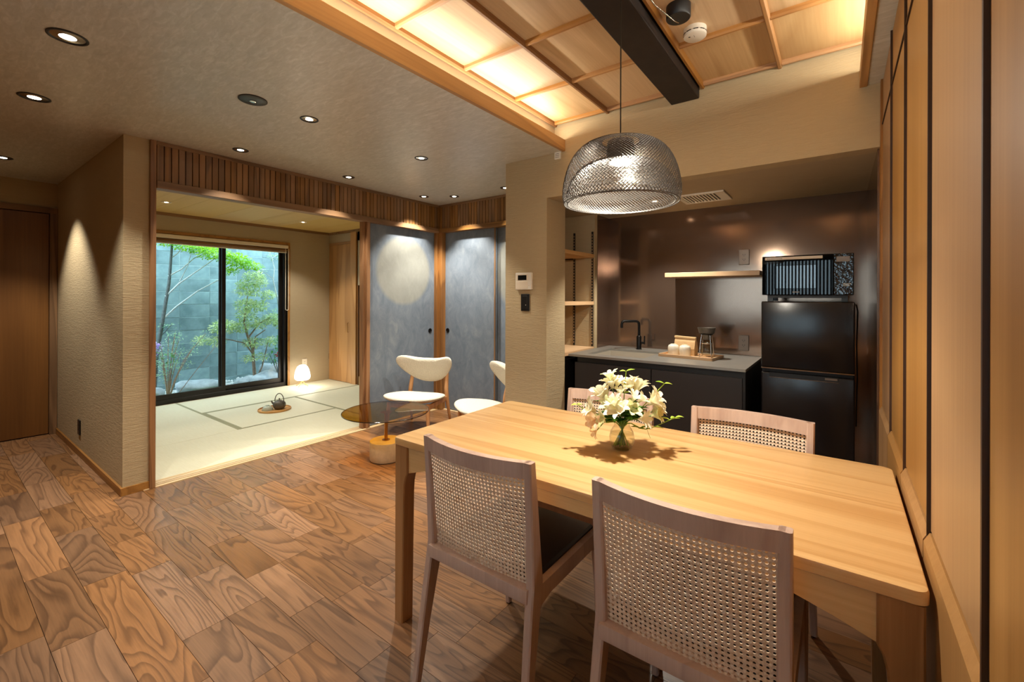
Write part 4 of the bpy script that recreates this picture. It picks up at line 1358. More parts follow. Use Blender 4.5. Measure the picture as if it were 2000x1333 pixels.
def flower_stem(label, dx, dy, dep, blooms, mat, size, leaves=2, vine=False, leafmat=None, seed=0):
    rr = random.Random(seed)
    t = thing('vine_sprig' if vine else 'cut_flower', label, 'flower', (VX, VY, TZ), 0, 'cut flowers in the glass vase')
    tip = RV * (dx * PXM) + FV * dep + V((0, 0, dy * PXM))
    foot = RV * (-dx * 0.00028) - FV * dep * 0.25 + V((0, 0, 0.012))
    neck = V((tip.x * 0.10, tip.y * 0.10, 0.094))
    if dy < 100 and not vine:
        mid = V((tip.x * 0.52, tip.y * 0.52, max(tip.z * 0.80, 0.12)))
    else:
        mid = V((tip.x * 0.45, tip.y * 0.45, tip.z * 0.62))
    pts = []
    ctrl = [foot, neck, mid, tip]
    for i in range(3):
        for q in range(4):
            s_ = q / 4
            p0 = ctrl[max(i - 1, 0)]
            p1, p2 = ctrl[i], ctrl[i + 1]
            p3 = ctrl[min(i + 2, 3)]
            pts.append(0.5 * ((2 * p1) + (p2 - p0) * s_ + (2 * p0 - 5 * p1 + 4 * p2 - p3) * s_ ** 2 + (3 * p1 - p0 - 3 * p2 + p3) * s_ ** 3))
    pts.append(tip)
    MB().tube(pts, [0.0021] * 8 + [0.0017] * (len(pts) - 8), 6).build('stem', M['stem'] if not vine else M['vine_leaf'], t, 60)
    d0 = (tip - mid).normalized()
    for b in range(blooms):
        ax = (d0 + V((rr.uniform(-.7, .7), rr.uniform(-.7, .7), rr.uniform(-.15, .5))) * (0 if b == 0 else 1)).normalized()
        base = tip + (V((0, 0, 0)) if b == 0 else ax * 0.006 + V((rr.uniform(-.016, .016), rr.uniform(-.016, .016), rr.uniform(-.014, .006))))
        u = ax.orthogonal().normalized()
        w = ax.cross(u)
        m = MB()
        for k in range(6):
            a = 2 * PI * k / 6 + rr.uniform(-.15, .15)
            outv = u * math.cos(a) + w * math.sin(a)
            # petal as a curved strip: trumpet then flare
            L = size * rr.uniform(0.85, 1.15)
            wid = size * (0.42 if k % 2 else 0.54)
            side = ax.cross(outv).normalized()
            rows = []
            for q, (al, ra, wf) in enumerate(((0, 0.03, 0.2), (0.35, 0.14, 0.6), (0.65, 0.34, 1.0), (0.86, 0.62, 0.85), (0.92, 0.86, 0.2))):
                c = base + ax * al * L + outv * ra * L
                rows.append([c + side * wid * wf / 2 + ax * 0.06 * L * wf, c - ax * 0.0, c - side * wid * wf / 2 + ax * 0.06 * L * wf])
            vv = [p for r_ in rows for p in r_]
            ff = []
            for q in range(4):
                for e in range(2):
                    ff.append((q * 3 + e, q * 3 + e + 1, q * 3 + e + 4, q * 3 + e + 3))
            m._add(vv, ff)
        m.build('blossom', mat, t, 60)
    m = MB()
    nl = 0
    for q in range(leaves):
        if vine:
            i = int(len(pts) * (0.55 + 0.42 * q / max(1, leaves - 1)))
            p = pts[min(i, len(pts) - 1)]
            for sg in (1, -1):
                m.leaf(p, RV * sg + V((0, 0, rr.uniform(0, .5))) + FV * rr.uniform(-.5, .5), (0, 0, 1), 0.030 * rr.uniform(.7, 1.3), 0.018, 0.2, True)
                nl += 1
        else:
            i = rr.randint(6, 10)
            d = V((rr.uniform(-1, 1), rr.uniform(-1, 1), rr.uniform(-.1, .6)))
            m.leaf(pts[i], d, (0, 0, 1), rr.uniform(0.05, 0.08), rr.uniform(0.018, 0.030), 0.2, True)
            nl += 1
    if nl:
        m.build('leaves', leafmat or (M['vine_leaf'] if vine else M['flower_leaf']), t, 60)
    return t


FS = [
    ('white blossom at the left of the bouquet, facing the cane chair', -39, 100, 0.02, 3, 'petal', 0.046, 3),
    ('cream blossom at the far left, hanging above the vase shoulder', -54, 80, 0.03, 2, 'petal', 0.042, 2),
    ('tall cream blossom upper left of the bouquet centre', -16, 116, -0.02, 3, 'petal', 0.044, 2),
    ('half-opened greenish bud standing highest on the left side', -22, 134, 0.0, 1, 'petal_green', 0.040, 1),
    ('cream blossom in the middle facing the viewer', -12, 84, 0.06, 3, 'petal', 0.046, 3),
    ('cream blossom just right of the middle, low over the vase', 9, 78, 0.05, 2, 'petal_green', 0.042, 3),
    ('large white blossom upper right of the bouquet', 29, 110, -0.01, 3, 'petal', 0.050, 2),
    ('wide white blossom with narrow petals on the right side', 43, 92, 0.04, 3, 'petal', 0.048, 3),
    ('white blossom farthest right, over the curling vine', 60, 78, 0.02, 2, 'petal', 0.042, 2),
    ('low cream bud to the right above the vase rim', 25, 68, 0.05, 1, 'petal', 0.040, 2),
    ('peach blossom at the lower left edge of the bouquet', -56, 62, 0.04, 2, 'petal_peach', 0.034, 0),
    ('small dusky peach blossom behind the big white one', 37, 116, -0.04, 2, 'petal_peach', 0.036, 1),
    ('small peach bloom drooping lowest on the left', -54, 46, 0.05, 1, 'petal_peach', 0.024, 0),
]
for i, (lab, dx, dy, dep, nb, mt, sz, lv) in enumerate(FS):
    flower_stem(lab, dx, dy, dep, nb, M[mt], sz, lv, seed=40 + i)
flower_stem('upright pale vine tip rising above the bouquet centre', 8, 154, 0.0, 0, M['petal'], 0.02, 3, True, seed=61)
flower_stem('curving yellow-green vine reaching up on the right', 84, 130, 0.0, 0, M['petal'], 0.02, 3, True, seed=62)
flower_stem('tangled yellow-green vine trailing out to the right', 102, 66, 0.02, 0, M['petal'], 0.02, 5, True, seed=63)
flower_stem('leafy green sprig pointing left across the cane chair', -88, 88, 0.0, 0, M['petal'], 0.02, 4, True, seed=64)
t = thing('leaf_sprig', 'long dark green leaf drooping over the right of the vase', 'leaf', (VX, VY, TZ), 0, 'cut flowers in the glass vase')
m = MB()
rows = []
for q in range(9):
    s_ = q / 8
    c = RV * (0.012 + 0.085 * s_) + FV * 0.02 * s_ + V((0, 0, 0.105 + 0.05 * math.sin(s_ * 2.2) - 0.10 * s_ ** 2))
    w = 0.011 * math.sin(min(1, s_ * 1.15 + 0.12) * PI * 0.86 + 0.1)
    rows += [c + FV * w + V((0, 0, w * 0.5)), c, c - FV * w + V((0, 0, w * 0.5))]
m._add(rows, [(q * 3 + e, q * 3 + e + 1, q * 3 + e + 4, q * 3 + e + 3) for q in range(8) for e in range(2)])
m.build('blade', M['flower_leaf'], t, 60)
MB().tube([(0, 0, 0.014), RV * 0.004 + V((0, 0, 0.09)), RV * 0.013 + V((0, 0, 0.107))], 0.0018, 6).build('stem', M['stem'], t)
m = MB()
rr = random.Random(5)
for i, (dx, dy, dep, nb, sz, lab) in enumerate(((-30, 88, 0.05, 2, 0.036, 'small cream blossom tucked between the left and centre blooms'), (16, 98, 0.03, 2, 0.036, 'small white blossom between the middle and the large upper bloom'),
                                          (48, 74, 0.06, 2, 0.036, 'small white blossom under the wide right-hand bloom'), (-6, 108, 0.02, 2, 0.034, 'small cream blossom just behind the bouquet centre'), (-40, 70, 0.06, 1, 0.034, 'small cream blossom low on the left, over the vase shoulder'))):
    flower_stem(lab, dx, dy, dep, nb, M['petal' if i % 2 else 'petal_green'], sz, 3, seed=90 + i)
tl = thing('leaf_spray', 'ring of broad green leaves around the vase mouth', 'leaf', (VX, VY, TZ), 0, 'cut flowers in the glass vase')
for k in range(24):
    a = 2 * PI * k / 24 + rr.uniform(-.2, .2)
    d = V((math.cos(a), math.sin(a), rr.uniform(-0.1, 0.7)))
    p = V((math.cos(a) * 0.018, math.sin(a) * 0.018, 0.098 + rr.uniform(0, 0.055)))
    lf = MB()
    lf.leaf(p, d, (0, 0, 1), rr.uniform(0.05, 0.085), rr.uniform(0.018, 0.03), 0.25, True)
    lf.build('leaf', M['flower_leaf'], tl, 60)

# ------------------------------------------------------------------ lounge chairs and glass table
def cushion(outline, thick, bend, name, mat, parent, Mx, n=48, rings=9):
    """puffy closed cushion: outline(a)->(u,v) in its plane, thickness along w, bent by bend(u,v)"""
    verts, faces = [], []
    for side in (1, -1):
        for i in range(rings):
            s_ = 1 - i / (rings - 1) * 0.999 if side == 1 else (i + 1) / rings
            pass
    prof = []
    K = rings
    for i in range(2 * K + 1):
        a = -PI / 2 + PI * i / (2 * K)
        prof.append((abs(math.cos(a)) ** 0.62 if abs(math.cos(a)) > 1e-6 else 0.0, math.sin(a)))
    prof = [p for p in prof if p[0] > 1e-4]
    c0 = V((0, 0))
    for (s_, h) in prof:
        for k in range(n):
            u, v = outline(2 * PI * k / n)
            u, v = u * s_, v * s_
            verts.append((u, v, h * thick / 2 * (1 if h > 0 else 1) + bend(u, v)))
    m = MB()
    for i in range(len(prof) - 1):
        for k in range(n):
            k2 = (k + 1) % n
            faces.append((i * n + k, i * n + k2, (i + 1) * n + k2, (i + 1) * n + k))
    faces.append(tuple(range(n - 1, -1, -1)))
    faces.append(tuple((len(prof) - 1) * n + k for k in range(n)))
    m._add(verts, faces, Mx)
    return m.build(name, mat, parent, 80)


BACK_PTS = [(0, 0.060), (0.10, 0.066), (0.19, 0.088), (0.245, 0.104), (0.283, 0.098), (0.300, 0.068), (0.292, 0.022), (0.255, -0.040), (0.205, -0.098), (0.145, -0.148), (0.075, -0.180), (0, -0.190)]


def back_outline(a):
    """half outline as a list of points from the top middle to the bottom middle, mirrored"""
    t_ = (PI / 2 - a) % (2 * PI)          # 0 at the top, going right
    sg = 1
    if t_ > PI:
        t_, sg = 2 * PI - t_, -1
    f = t_ / PI * (len(BACK_PTS) - 1)
    i = min(int(f), len(BACK_PTS) - 2)
    f -= i
    g = lambda k: V(BACK_PTS[k]) if 0 <= k < len(BACK_PTS) else V((-BACK_PTS[1][0], BACK_PTS[1][1])) if k < 0 else V((-BACK_PTS[-2][0], BACK_PTS[-2][1]))
    p0, p1, p2, p3 = g(i - 1), g(i), g(i + 1), g(i + 2)
    p = 0.5 * ((2 * p1) + (p2 - p0) * f + (2 * p0 - 5 * p1 + 4 * p2 - p3) * f ** 2 + (3 * p1 - p0 - 3 * p2 + p3) * f ** 3)
    return p.x * sg, p.y


def seat_outline(a):
    c, s_ = math.cos(a), math.sin(a)
    e = 0.72
    u = 0.275 * (abs(c) ** e) * (1 if c > 0 else -1)
    v = 0.245 * (abs(s_) ** e) * (1 if s_ > 0 else -1)
    return u * (1.0 + 0.12 * v / 0.245), v


lc = thing('lounge_chair', 'cream boucle lounge chair with butterfly back beside the wooden corner post', 'chair', (-3.25, 2.86, 0), math.radians(202), 'cream lounge chairs')
SZ = 0.355
cushion(seat_outline, 0.075, lambda u, v: 0.020 * (u / 0.27) ** 2 + 0.020 * v / 0.245, 'seat', M['boucle'], lc, Matrix.Translation((0, 0, SZ - 0.04)))
cushion(back_outline, 0.07, lambda u, v: -0.085 * (u / 0.27) ** 2, 'backrest', M['boucle'], lc,
        Matrix.Translation((0, -0.262, 0.60)) @ Matrix.Rotation(math.radians(90 - 12), 4, 'X') @ Matrix.Rotation(0, 4, 'Y'))
for s in (-1, 1):
    MB().tube([(s * 0.215, -0.325, 0), (s * 0.205, -0.255, 0.26), (s * 0.195, -0.262, 0.36), (s * 0.185, -0.312, 0.60)], [0.011, 0.020, 0.021, 0.015], 10).build('rear_leg', M['lounge_wood'], lc, 60)
    MB().tube([(s * 0.215, 0.20, 0), (s * 0.195, 0.16, 0.30)], [0.012, 0.021], 10).build('front_leg', M['lounge_wood'], lc, 60)
    MB().box(s * 0.198 - 0.012, s * 0.198 + 0.012, -0.25, 0.17, 0.245, 0.290, 0.004, 2).build('side_rail', M['lounge_wood'], lc, 40)
MB().box(-0.2, 0.2, 0.145, 0.17, 0.25, 0.29, 0.004, 2).build('front_rail', M['lounge_wood'], lc, 40)
MB().box(-0.2, 0.2, -0.265, -0.24, 0.25, 0.29, 0.004, 2).build('back_rail', M['lounge_wood'], lc, 40)
lc2 = dup(lc, 'cream boucle lounge chair half hidden behind the plaster pillar', (-2.45, 2.92, 0), math.radians(148))

st = thing('side_table', 'round smoked-glass side table on a pale stone drum', 'table', (-2.87, 2.215, 0))
MB().lathe([(0.318, 0.372), (0.328, 0.3735), (0.330, 0.377), (0.328, 0.3805), (0.318, 0.382)], 72).build('glass_top', M['amber'], st, 50)
M['glass_edge'] = plain('smoked_glass_edge', (34, 24, 16), 0.15)
MB().lathe([(0.3305, 0.3735), (0.3325, 0.3745), (0.3325, 0.3795), (0.3305, 0.3805)], 72, cap0=False, cap1=False).build('glass_edge', M['glass_edge'], st, 50)
MB().lathe([(0.121, 0.006), (0.124, 0.010), (0.124, 0.146), (0.122, 0.150)], 48).build('drum_base', M['travertine'], st, 40)
MB().lathe([(0.122, 0.1502), (0.118, 0.1512), (0, 0.1512)], 48, cap0=False, cap1=False).build('drum_cap', M['stone_top'], st, 40)
MB().lathe([(0.116, 0), (0.116, 0.007)], 40).build('foot_ring', M['black'], st, 40)
MB().lathe([(0.030, 0.151), (0.030, 0.156), (0.013, 0.158), (0.013, 0.368), (0.045, 0.369), (0.045, 0.3715)], 24).build('rod', M['brass'], st, 40)

# ------------------------------------------------------------------ kitchen
kc = thing('base_cabinet', 'charcoal kitchen base cabinet with two plain doors', 'cabinet', (-1.065, 3.43, 0))
cw = 0.595
MB().box(-cw, -cw + 0.016, -0.352, 0.37, 0.05, 0.817).box(-cw + 0.016, cw - 0.016, -0.352, 0.37, 0.05, 0.066).box(-cw + 0.016, cw - 0.016, 0.355, 0.37, 0.066, 0.6).build('carcass', M['cabinet_dk'], kc)
MB().box(-cw, cw, -0.33, 0.35, 0, 0.05).build('plinth', M['black'], kc)
for a, c in ((-cw + 0.004, 0.007 - 0.003), (0.007 + 0.003, cw - 0.018)):
    MB().box(a, c, -0.372, -0.353, 0.055, 0.776, 0.0015, 1).build('door', M['cabinet'], kc)
MB().box(cw - 0.015, cw, -0.374, 0.37, 0.05, 0.818).build('side_panel', M['cabinet_dk'], kc)
MB().box(-cw, cw - 0.016, -0.352, -0.346, 0.70, 0.817).build('finger_groove', M['black'], kc)
ct = thing('countertop', 'stainless steel worktop with an inset sink', 'worktop', (-1.065, 3.43, 0.818))
SX0, SX1, SY0, SY1 = -1.60 + 1.065, -1.148 + 1.065, 3.165 - 3.43, 3.60 - 3.43
m = MB()
for b in ((-0.645, SX0, -0.378, 0.379), (SX1, cw + 0.002, -0.378, 0.379), (SX0, SX1, -0.378, SY0), (SX0, SX1, SY1, 0.379)):
    m.box(b[0], b[1], b[2], b[3], 0.0, 0.017)
m.build('worktop_slab', M['steel'], ct)
b = MB()
w = 0.004
b.box(SX0, SX1, SY0, SY1, -0.15, -0.146).box(SX0 - w, SX0, SY0, SY1, -0.15, -0.0004).box(SX1, SX1 + w, SY0, SY1, -0.15, -0.0004).box(SX0, SX1, SY0 - w, SY0, -0.15, -0.0004).box(SX0, SX1, SY1, SY1 + w, -0.15, -0.0004)
sk = b.build('sink_basin', M['steel_in'], ct)
MB().lathe([(0.04, -0.1458), (0.038, -0.143), (0.02, -0.144), (0.0, -0.1455)], 20, c=((SX0 + SX1) / 2, 0.02, 0), cap1=False).build('drain', M['chrome'], sk, 40)
fc = thing('faucet', 'matt black swan faucet behind the sink', 'faucet', (-1.378, 3.68, 0.835))
MB().lathe([(0.024, 0), (0.024, 0.004), (0.0205, 0.006), (0.0205, 0.112), (0.018, 0.115)], 24).build('body', M['black_metal'], fc, 40)
dv = V((-0.72, -0.69, 0))
pts = [V((0, 0, 0.11)), V((0, 0, 0.212))] + [dv * (0.028 * (1 - math.cos(a))) + V((0, 0, 0.212 + 0.028 * math.sin(a))) for a in (0.5, 1.0, 1.57)] + [dv * 0.13 + V((0, 0, 0.240))] + \
    [dv * (0.13 + 0.024 * math.sin(a)) + V((0, 0, 0.240 - 0.024 * (1 - math.cos(a)))) for a in (0.5, 1.0, 1.57)] + [dv * 0.154 + V((0, 0, 0.185))]
MB().tube(pts, 0.0115, 12).build('spout', M['black_metal'], fc, 60)
lv = MB().tube([(0.015, 0.002, 0.058), (0.045, 0.003, 0.058)], 0.009, 10).tube([(0.045, 0.003, 0.045), (0.047, 0.003, 0.118)], 0.0055, 8)
lv.build('lever', M['black_metal'], fc, 60)
t = thing('floating_shelf', 'pale wooden floating shelf on the dark kitchen wall', 'shelf', (-0.785, 3.67, 1.437))
MB().box(-0.330, 0.330, -0.14, 0.139, 0, 0.034, 0.002, 1).build('board', M['shelf_wood_x'], t)
for z, lab in ((1.622, 'topmost pale wooden shelf in the narrow kitchen niche'), (1.212, 'middle pale wooden shelf in the narrow kitchen niche'), (0.816, 'bottom pale wooden shelf in the niche, level with the worktop')):
    t = thing('niche_shelf', lab, 'shelf', (-1.88, 3.272, z), 0, 'niche shelves')
    MB().box(-0.165, 0.158, -0.255, 0.253, 0, 0.030, 0.0015, 1).build('board', M['shelf_wood'], t)
    m = MB()
    for y in (0.235,):
        m.box(-0.13, -0.045, y, y + 0.012, -0.008, 0.0)
    m.build('bracket', M['black_metal'], t)
for x, lab in ((-1.918, 'black slotted shelf standard deeper in the kitchen niche'), (-1.740, 'black slotted shelf standard at the front edge of the niche')):
    t = thing('shelf_standard', lab, 'shelf rail', (x, 3.530, 0.85), 0, 'slotted shelf standards')
    MB().box(-0.0085, 0.0085, -0.009, 0, 0, 1.0, 0.001, 1).build('rail', M['black'], t)
    m = MB()
    for k in range(38):
        m.box(-0.003, 0.003, -0.0096, -0.0088, 0.02 + 0.0255 * k, 0.033 + 0.0255 * k)
    m.build('slots', M['shelf_wood'], t, kind='stuff')


def outlet(label, x, y, z, mat, rz=0.0, w=0.072, h=0.118, sockets=2, cat='outlet'):
    t = thing('wall_outlet', label, cat, (x, y, z), rz)
    MB().box(-w / 2, w / 2, -0.009, 0, -h / 2, h / 2, 0.003, 2).build('plate', mat, t)
    m = MB()
    for q in range(sockets):
        zz = (q - (sockets - 1) / 2) * 0.036
        m.box(-0.0085, -0.0055, -0.0098, -0.008, zz - 0.003, zz + 0.006).box(0.0055, 0.0085, -0.0098, -0.008, zz - 0.003, zz + 0.006)
        m.lathe([(0.0025, 0), (0.0025, 0.0015)], 8, M=Matrix.Translation((0, -0.0082, zz - 0.008)) @ Matrix.Rotation(PI / 2, 4, 'X'))
    if sockets:
        m.build('sockets', M['black'], t)
    return t


M['plate_brown'] = plain('outlet_plate', (128, 112, 98), 0.35, 0.3)
outlet('grey-brown double outlet above the right end of the worktop', -0.598, 3.81, 0.930, M['plate_brown'])
outlet('grey-brown outlet above the floating shelf', -0.597, 3.81, 1.590, M['plate_brown'])
outlet('dark outlet plate low on the passage plaster wall', -4.905, 0.797, 0.222, M['black'])
outlet('cream outlet on the tatami room wall behind the lantern', XW, 3.425, 0.30, M['cream'], PI / 2)
ic = thing('intercom', 'white wall intercom with a small dark screen', 'intercom', (-1.912, YS, 1.397))
MB().box(-0.073, 0.073, -0.022, 0, -0.064, 0.064, 0.004, 2).build('case', M['white'], ic)
MB().box(-0.066, 0.044, -0.0235, -0.021, 0.004, 0.052, 0.001, 1).build('bezel', M['cream'], ic)
MB().box(-0.048, 0.030, -0.0245, -0.022, 0.008, 0.045).build('screen', M['screen'], ic)
MB().box(-0.066, 0.040, -0.0232, -0.021, -0.056, -0.002, 0.001, 1).build('speaker_panel', M['cream'], ic)
MB().lathe([(0.005, 0), (0.004, 0.002)], 12, M=Matrix.Translation((0.052, -0.022, -0.032)) @ Matrix.Rotation(PI / 2, 4, 'X')).build('button', M['cream'], ic)
sw = thing('light_switch', 'black wall switch directly under the intercom', 'switch', (-1.905, YS, 1.237))
MB().box(-0.038, 0.038, -0.009, 0, -0.064, 0.064, 0.003, 2).build('plate', M['black'], sw)
MB().box(-0.022, 0.022, -0.0115, -0.008, -0.05, 0.05, 0.002, 1).build('rocker', M['black'], sw)
MB().box(0.006, 0.011, -0.0122, -0.011, -0.022, -0.016).build('indicator', M['white'], sw)

# refrigerator and microwave
rf = thing('refrigerator', 'glossy black two-door refrigerator beside the worktop', 'refrigerator', (-0.168, 3.2, 0))
fw_ = 0.2355
MB().box(-fw_, fw_, 0.045, 0.58, 0.02, 1.250, 0.006, 2).build('body', M['cabinet_dk'], rf)
MB().box(-fw_, fw_, 0.0, 0.044, 0.842, 1.256, 0.008, 3).build('upper_door', M['fridge'], rf, 40)
MB().box(-fw_, fw_, 0.0, 0.044, 0.03, 0.812, 0.008, 3).build('lower_door', M['fridge'], rf, 40)
MB().box(-fw_, fw_, -0.006, 0.02, 0.834, 0.842, 0.002, 1).build('door_edge', M['chrome'], rf)
hd = MB().box(-0.19, 0.16, -0.0015, 0.004, 0.784, 0.812, 0.001, 1).build('handle_recess', M['black'], rf)
MB().box(-0.19, 0.16, -0.003, 0.0, 0.782, 0.785).build('recess_lip', M['chrome'], hd)
MB().box(0.095, 0.155, -0.003, -0.001, 0.794, 0.806, 0.001, 1).build('badge', M['plate_brown'], hd)
for s in (-1, 1):
    MB().box(s * 0.2 - 0.02, s * 0.2 + 0.02, 0.06, 0.1, 0, 0.022).build('foot', M['black'], rf)
MB().tube([(0.243, 0.1, 1.24), (0.25, 0.12, 1.20), (0.246, 0.14, 1.0), (0.25, 0.16, 0.8), (0.245, 0.2, 0.5)], 0.004, 6).build('power_cord', M['black'], rf, 60)
mw = thing('microwave', 'glossy black microwave oven on top of the refrigerator', 'microwave', (-0.170, 3.222, 1.256))
MB().box(-0.232, 0.232, 0.018, 0.36, 0.040, 0.284, 0.004, 2).build('housing', M['black'], mw)
dr = MB().box(-0.232, 0.135, 0.0, 0.017, 0.040, 0.284, 0.004, 2).build('door', M['mw_door'], mw)
MB().box(-0.165, 0.055, -0.0015, 0.001, 0.078, 0.225, 0.003, 2).build('window', M['mw_window'], dr)
MB().box(-0.215, 0.085, -0.014, 0.001, 0.258, 0.276, 0.003, 2).build('handle', M['cream'], dr)
MB().box(-0.205, -0.118, -0.0148, -0.0135, 0.260, 0.273).build('energy_sticker', M['white'], dr)
m = MB()
rr = random.Random(2)
x = -0.203
while x < -0.122:
    w = rr.uniform(0.002, 0.007)
    m.box(x, x + w, -0.0152, -0.0146, 0.2625, 0.2665).box(x, x + w * 0.7, -0.0152, -0.0146, 0.2685, 0.2715)
    x += w + 0.0018
m.build('sticker_print', M['iron'], dr)
MB().box(-0.068, -0.032, -0.0012, 0.0005, 0.056, 0.0605).build('maker_mark', M['plate_brown'], dr)
cp = MB().box(0.137, 0.232, 0.0, 0.017, 0.040, 0.284, 0.004, 2).build('control_panel', M['ripple'], mw)
MB().box(0.150, 0.214, -0.0015, 0.001, 0.235, 0.266, 0.001, 1).build('display', M['plate_brown'], cp)
m = MB()
for k in range(2):
    x = 0.182
    for q in range(6):
        w = rr.uniform(0.003, 0.006)
        m.box(x, x + w, -0.001, 0.0005, 0.102 - 0.010 * k, 0.107 - 0.010 * k)
        x += w + 0.0015
m.build('printed_marks', M['white'], cp)
for s in (-1, 1):
    MB().box(s * 0.19 - 0.015, s * 0.19 + 0.015, 0.03, 0.06, 0.0, 0.041).build('foot', M['black'], mw)
    MB().box(s * 0.19 - 0.015, s * 0.19 + 0.015, 0.30, 0.33, 0.0, 0.041).build('foot', M['black'], mw)
MB().box(-0.20, 0.20, 0.025, 0.34, 0.022, 0.040).build('base_plate', M['cabinet_dk'], mw)

# coffee set
tz = 0.835
ty = thing('coffee_tray', 'shallow wooden tray with the coffee set on the worktop', 'tray', (-0.895, 3.44, tz), math.radians(-7))
MB().box(-0.19, 0.19, -0.11, 0.11, 0, 0.008).build('tray_base', M['shelf_wood_x'], ty)
m = MB().box(-0.195, 0.195, -0.117, -0.109, 0, 0.021, 0.001, 1).box(-0.195, 0.195, 0.109, 0.117, 0, 0.021, 0.001, 1).box(-0.197, -0.189, -0.117, 0.117, 0, 0.021, 0.001, 1).box(0.189, 0.197, -0.117, 0.117, 0, 0.021, 0.001, 1)
m.build('tray_edge', M['shelf_wood_x'], ty)
for x, y, lab in ((-1.012, 3.415, 'white ceramic cup turned upside down, nearer the sink'), (-0.925, 3.402, 'white ceramic cup turned upside down, nearer the coffee dripper')):
    t = thing('ceramic_cup', lab, 'cup', (x, y, tz + 0.008), 0, 'upturned cups on the tray')
    MB().lathe([(0.037, 0), (0.0385, 0.003), (0.040, 0.05), (0.0385, 0.066), (0.033, 0.077), (0.022, 0.081)], 32).build('cup_body', M['ceramic'], t, 50)
    MB().lathe([(0.022, 0.081), (0.021, 0.085), (0.018, 0.085), (0.017, 0.082), (0, 0.082)], 28, cap0=False, cap1=False).build('foot_ring', M['ceramic'], t, 50)
bg_ = thing('coffee_bag', 'folded kraft paper coffee bag standing behind the white cups', 'bag', (-0.945, 3.50, tz + 0.008), math.radians(-10))
MB().sweep([[(-0.078, -0.028, 0), (0.078, -0.028, 0), (0.078, 0.028, 0), (-0.078, 0.028, 0)], [(-0.080, -0.032, 0.05), (0.080, -0.032, 0.05), (0.080, 0.030, 0.05), (-0.080, 0.030, 0.05)],
            [(-0.080, -0.020, 0.10), (0.080, -0.020, 0.10), (0.080, 0.016, 0.10), (-0.080, 0.016, 0.10)], [(-0.080, -0.006, 0.128), (0.080, -0.006, 0.128), (0.080, 0.002, 0.128), (-0.080, 0.002, 0.128)]]).build('bag_body', M['kraft'], bg_)
MB().box(-0.088, 0.081, -0.016, 0.004, 0.122, 0.140, 0.005, 2, Matrix.Rotation(0.02, 4, 'Y')).build('folded_top', M['kraft'], bg_)
dp = thing('dripper_stand', 'wire coffee stand holding a dark dripper cone over the glass server', 'coffee dripper', (-0.785, 3.45, tz + 0.008))
MB().lathe([(0.020, 0.128), (0.022, 0.135), (0.036, 0.172), (0.052, 0.176), (0.062, 0.216), (0.060, 0.216), (0.049, 0.178), (0.034, 0.175), (0.019, 0.136), (0.017, 0.128)], 32, cap0=False, cap1=False).build('dripper_cone', M['iron'], dp, 50)
MB().lathe([(0.036, 0.168), (0.044, 0.166), (0.045, 0.171), (0.037, 0.174)], 28, cap0=False, cap1=False).build('support_ring', M['black_metal'], dp, 40)
for k in range(4):
    a = PI / 4 + PI / 2 * k
    MB().tube([(0.058 * math.cos(a), 0.058 * math.sin(a), 0), (0.050 * math.cos(a), 0.050 * math.sin(a), 0.10), (0.040 * math.cos(a), 0.040 * math.sin(a), 0.168)], 0.0028, 6).build('leg', M['chrome'], dp, 60)
MB().tube([(0.058 * math.cos(PI / 4 + PI / 2 * k), 0.058 * math.sin(PI / 4 + PI / 2 * k), 0.003) for k in range(4)], 0.0025, 6, True).build('base_wire', M['shelf_wood_x'], dp)
sv = thing('glass_server', 'small clear glass coffee server under the dripper', 'coffee server', (-0.785, 3.45, tz + 0.012))
MB().lathe([(0.030, 0.012), (0.040, 0.020), (0.043, 0.05), (0.036, 0.085), (0.032, 0.098), (0.034, 0.104), (0.0325, 0.104), (0.0305, 0.098), (0.0345, 0.084), (0.0415, 0.05), (0.0385, 0.022), (0.0, 0.014)], 32, cap1=False).build('glass_body', M['vase'], sv, 60)
MB().tube([(0.034, 0.0, 0.092), (0.062, -0.012, 0.088), (0.070, -0.015, 0.06), (0.058, -0.012, 0.036), (0.042, -0.004, 0.036)], 0.0036, 8).build('handle', M['vase'], sv, 60)
MB().lathe([(0.034, 0.094), (0.0355, 0.096), (0.0355, 0.102), (0.034, 0.103)], 28, cap0=False, cap1=False).build('rim_band', M['chrome'], sv, 40)

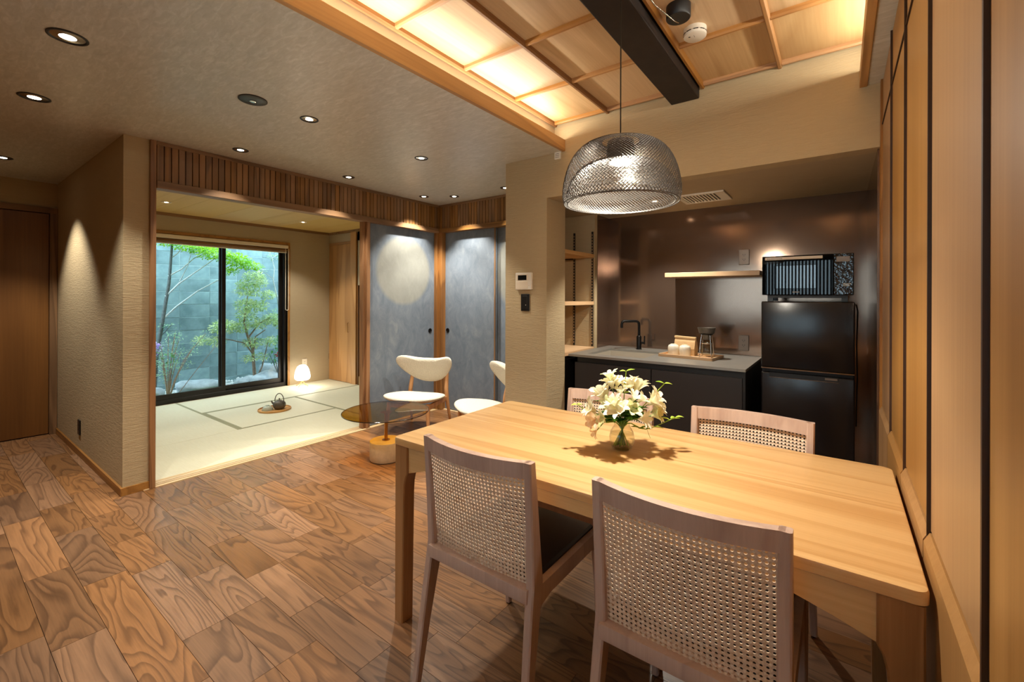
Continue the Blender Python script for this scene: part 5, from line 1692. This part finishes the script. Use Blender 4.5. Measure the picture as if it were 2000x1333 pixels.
# ------------------------------------------------------------------ tea things and lantern on the tatami
TF = 0.0030
tt = thing('tea_tray', 'round wooden tea tray on the half-size tatami mat', 'tray', (-5.10, 2.415, TF), 0)
MB().lathe([(0.165, 0), (0.168, 0.004), (0.168, 0.017), (0.164, 0.018), (0.161, 0.007), (0, 0.006)], 56, cap1=False).build('tray_body', M['tray_rim'], tt, 40)
kt = thing('kettle', 'grey cast-iron teapot with a hoop handle on the round tray', 'teapot', (-5.075, 2.455, TF + 0.006), math.radians(214))
MB().lathe([(0.040, 0), (0.046, 0.004), (0.062, 0.026), (0.067, 0.050), (0.060, 0.074), (0.044, 0.088), (0.026, 0.093)], 36).build('pot_body', M['iron'], kt, 50)
MB().lathe([(0.028, 0.092), (0.027, 0.096), (0.010, 0.100), (0.005, 0.103), (0.005, 0.110), (0.008, 0.114), (0.006, 0.120), (0, 0.121)], 24, cap1=False).build('lid', M['iron'], kt, 50)
MB().tube([(0.054, 0, 0.050), (0.078, 0, 0.066), (0.092, 0, 0.088)], [0.016, 0.010, 0.007], 12).build('spout', M['iron'], kt, 50)
MB().tube([(0.052 * math.cos(a), 0, 0.086 + 0.088 * math.sin(a)) for a in [PI * i / 16 for i in range(17)]], 0.0045, 8).build('hoop_handle', M['iron'], kt, 60)
cb = thing('tea_bowl', 'pale celadon tea bowl turned upside down beside the teapot', 'bowl', (-5.115, 2.345, TF + 0.006))
MB().lathe([(0.058, 0), (0.0585, 0.004), (0.050, 0.028), (0.034, 0.045), (0.020, 0.050), (0.019, 0.056), (0.0, 0.055)], 32, cap1=False).build('bowl_body', M['celadon'], cb, 50)
ln = thing('floor_lantern', 'glowing white egg-shaped lantern on thin wooden legs near the window', 'lamp', (-6.12, 3.28, TF))
MB().lathe([(0.03, 0.088), (0.080, 0.092), (0.100, 0.112), (0.104, 0.140), (0.098, 0.190), (0.085, 0.240), (0.066, 0.278), (0.040, 0.300), (0.0, 0.306)], 36, cap1=False).build('glass_shade', M['glow'], ln, 60)
for k in range(4):
    a = PI / 2 * k + 0.5
    MB().tube([(0.09 * math.cos(a), 0.09 * math.sin(a), 0.004), (-0.02 * math.cos(a), -0.02 * math.sin(a), 0.086)], 0.0045, 8).build('leg', M['tray_rim'], ln, 60)
pd = bpy.data.lights.new('lantern_light', 'POINT')
pd.energy, pd.color, pd.shadow_soft_size = 2.5, (1, 0.86, 0.66), 0.1
po = bpy.data.objects.new('lantern_light', pd)
COL.objects.link(po)
po.parent = ln
po.location = (0.16, 0, 0.12)
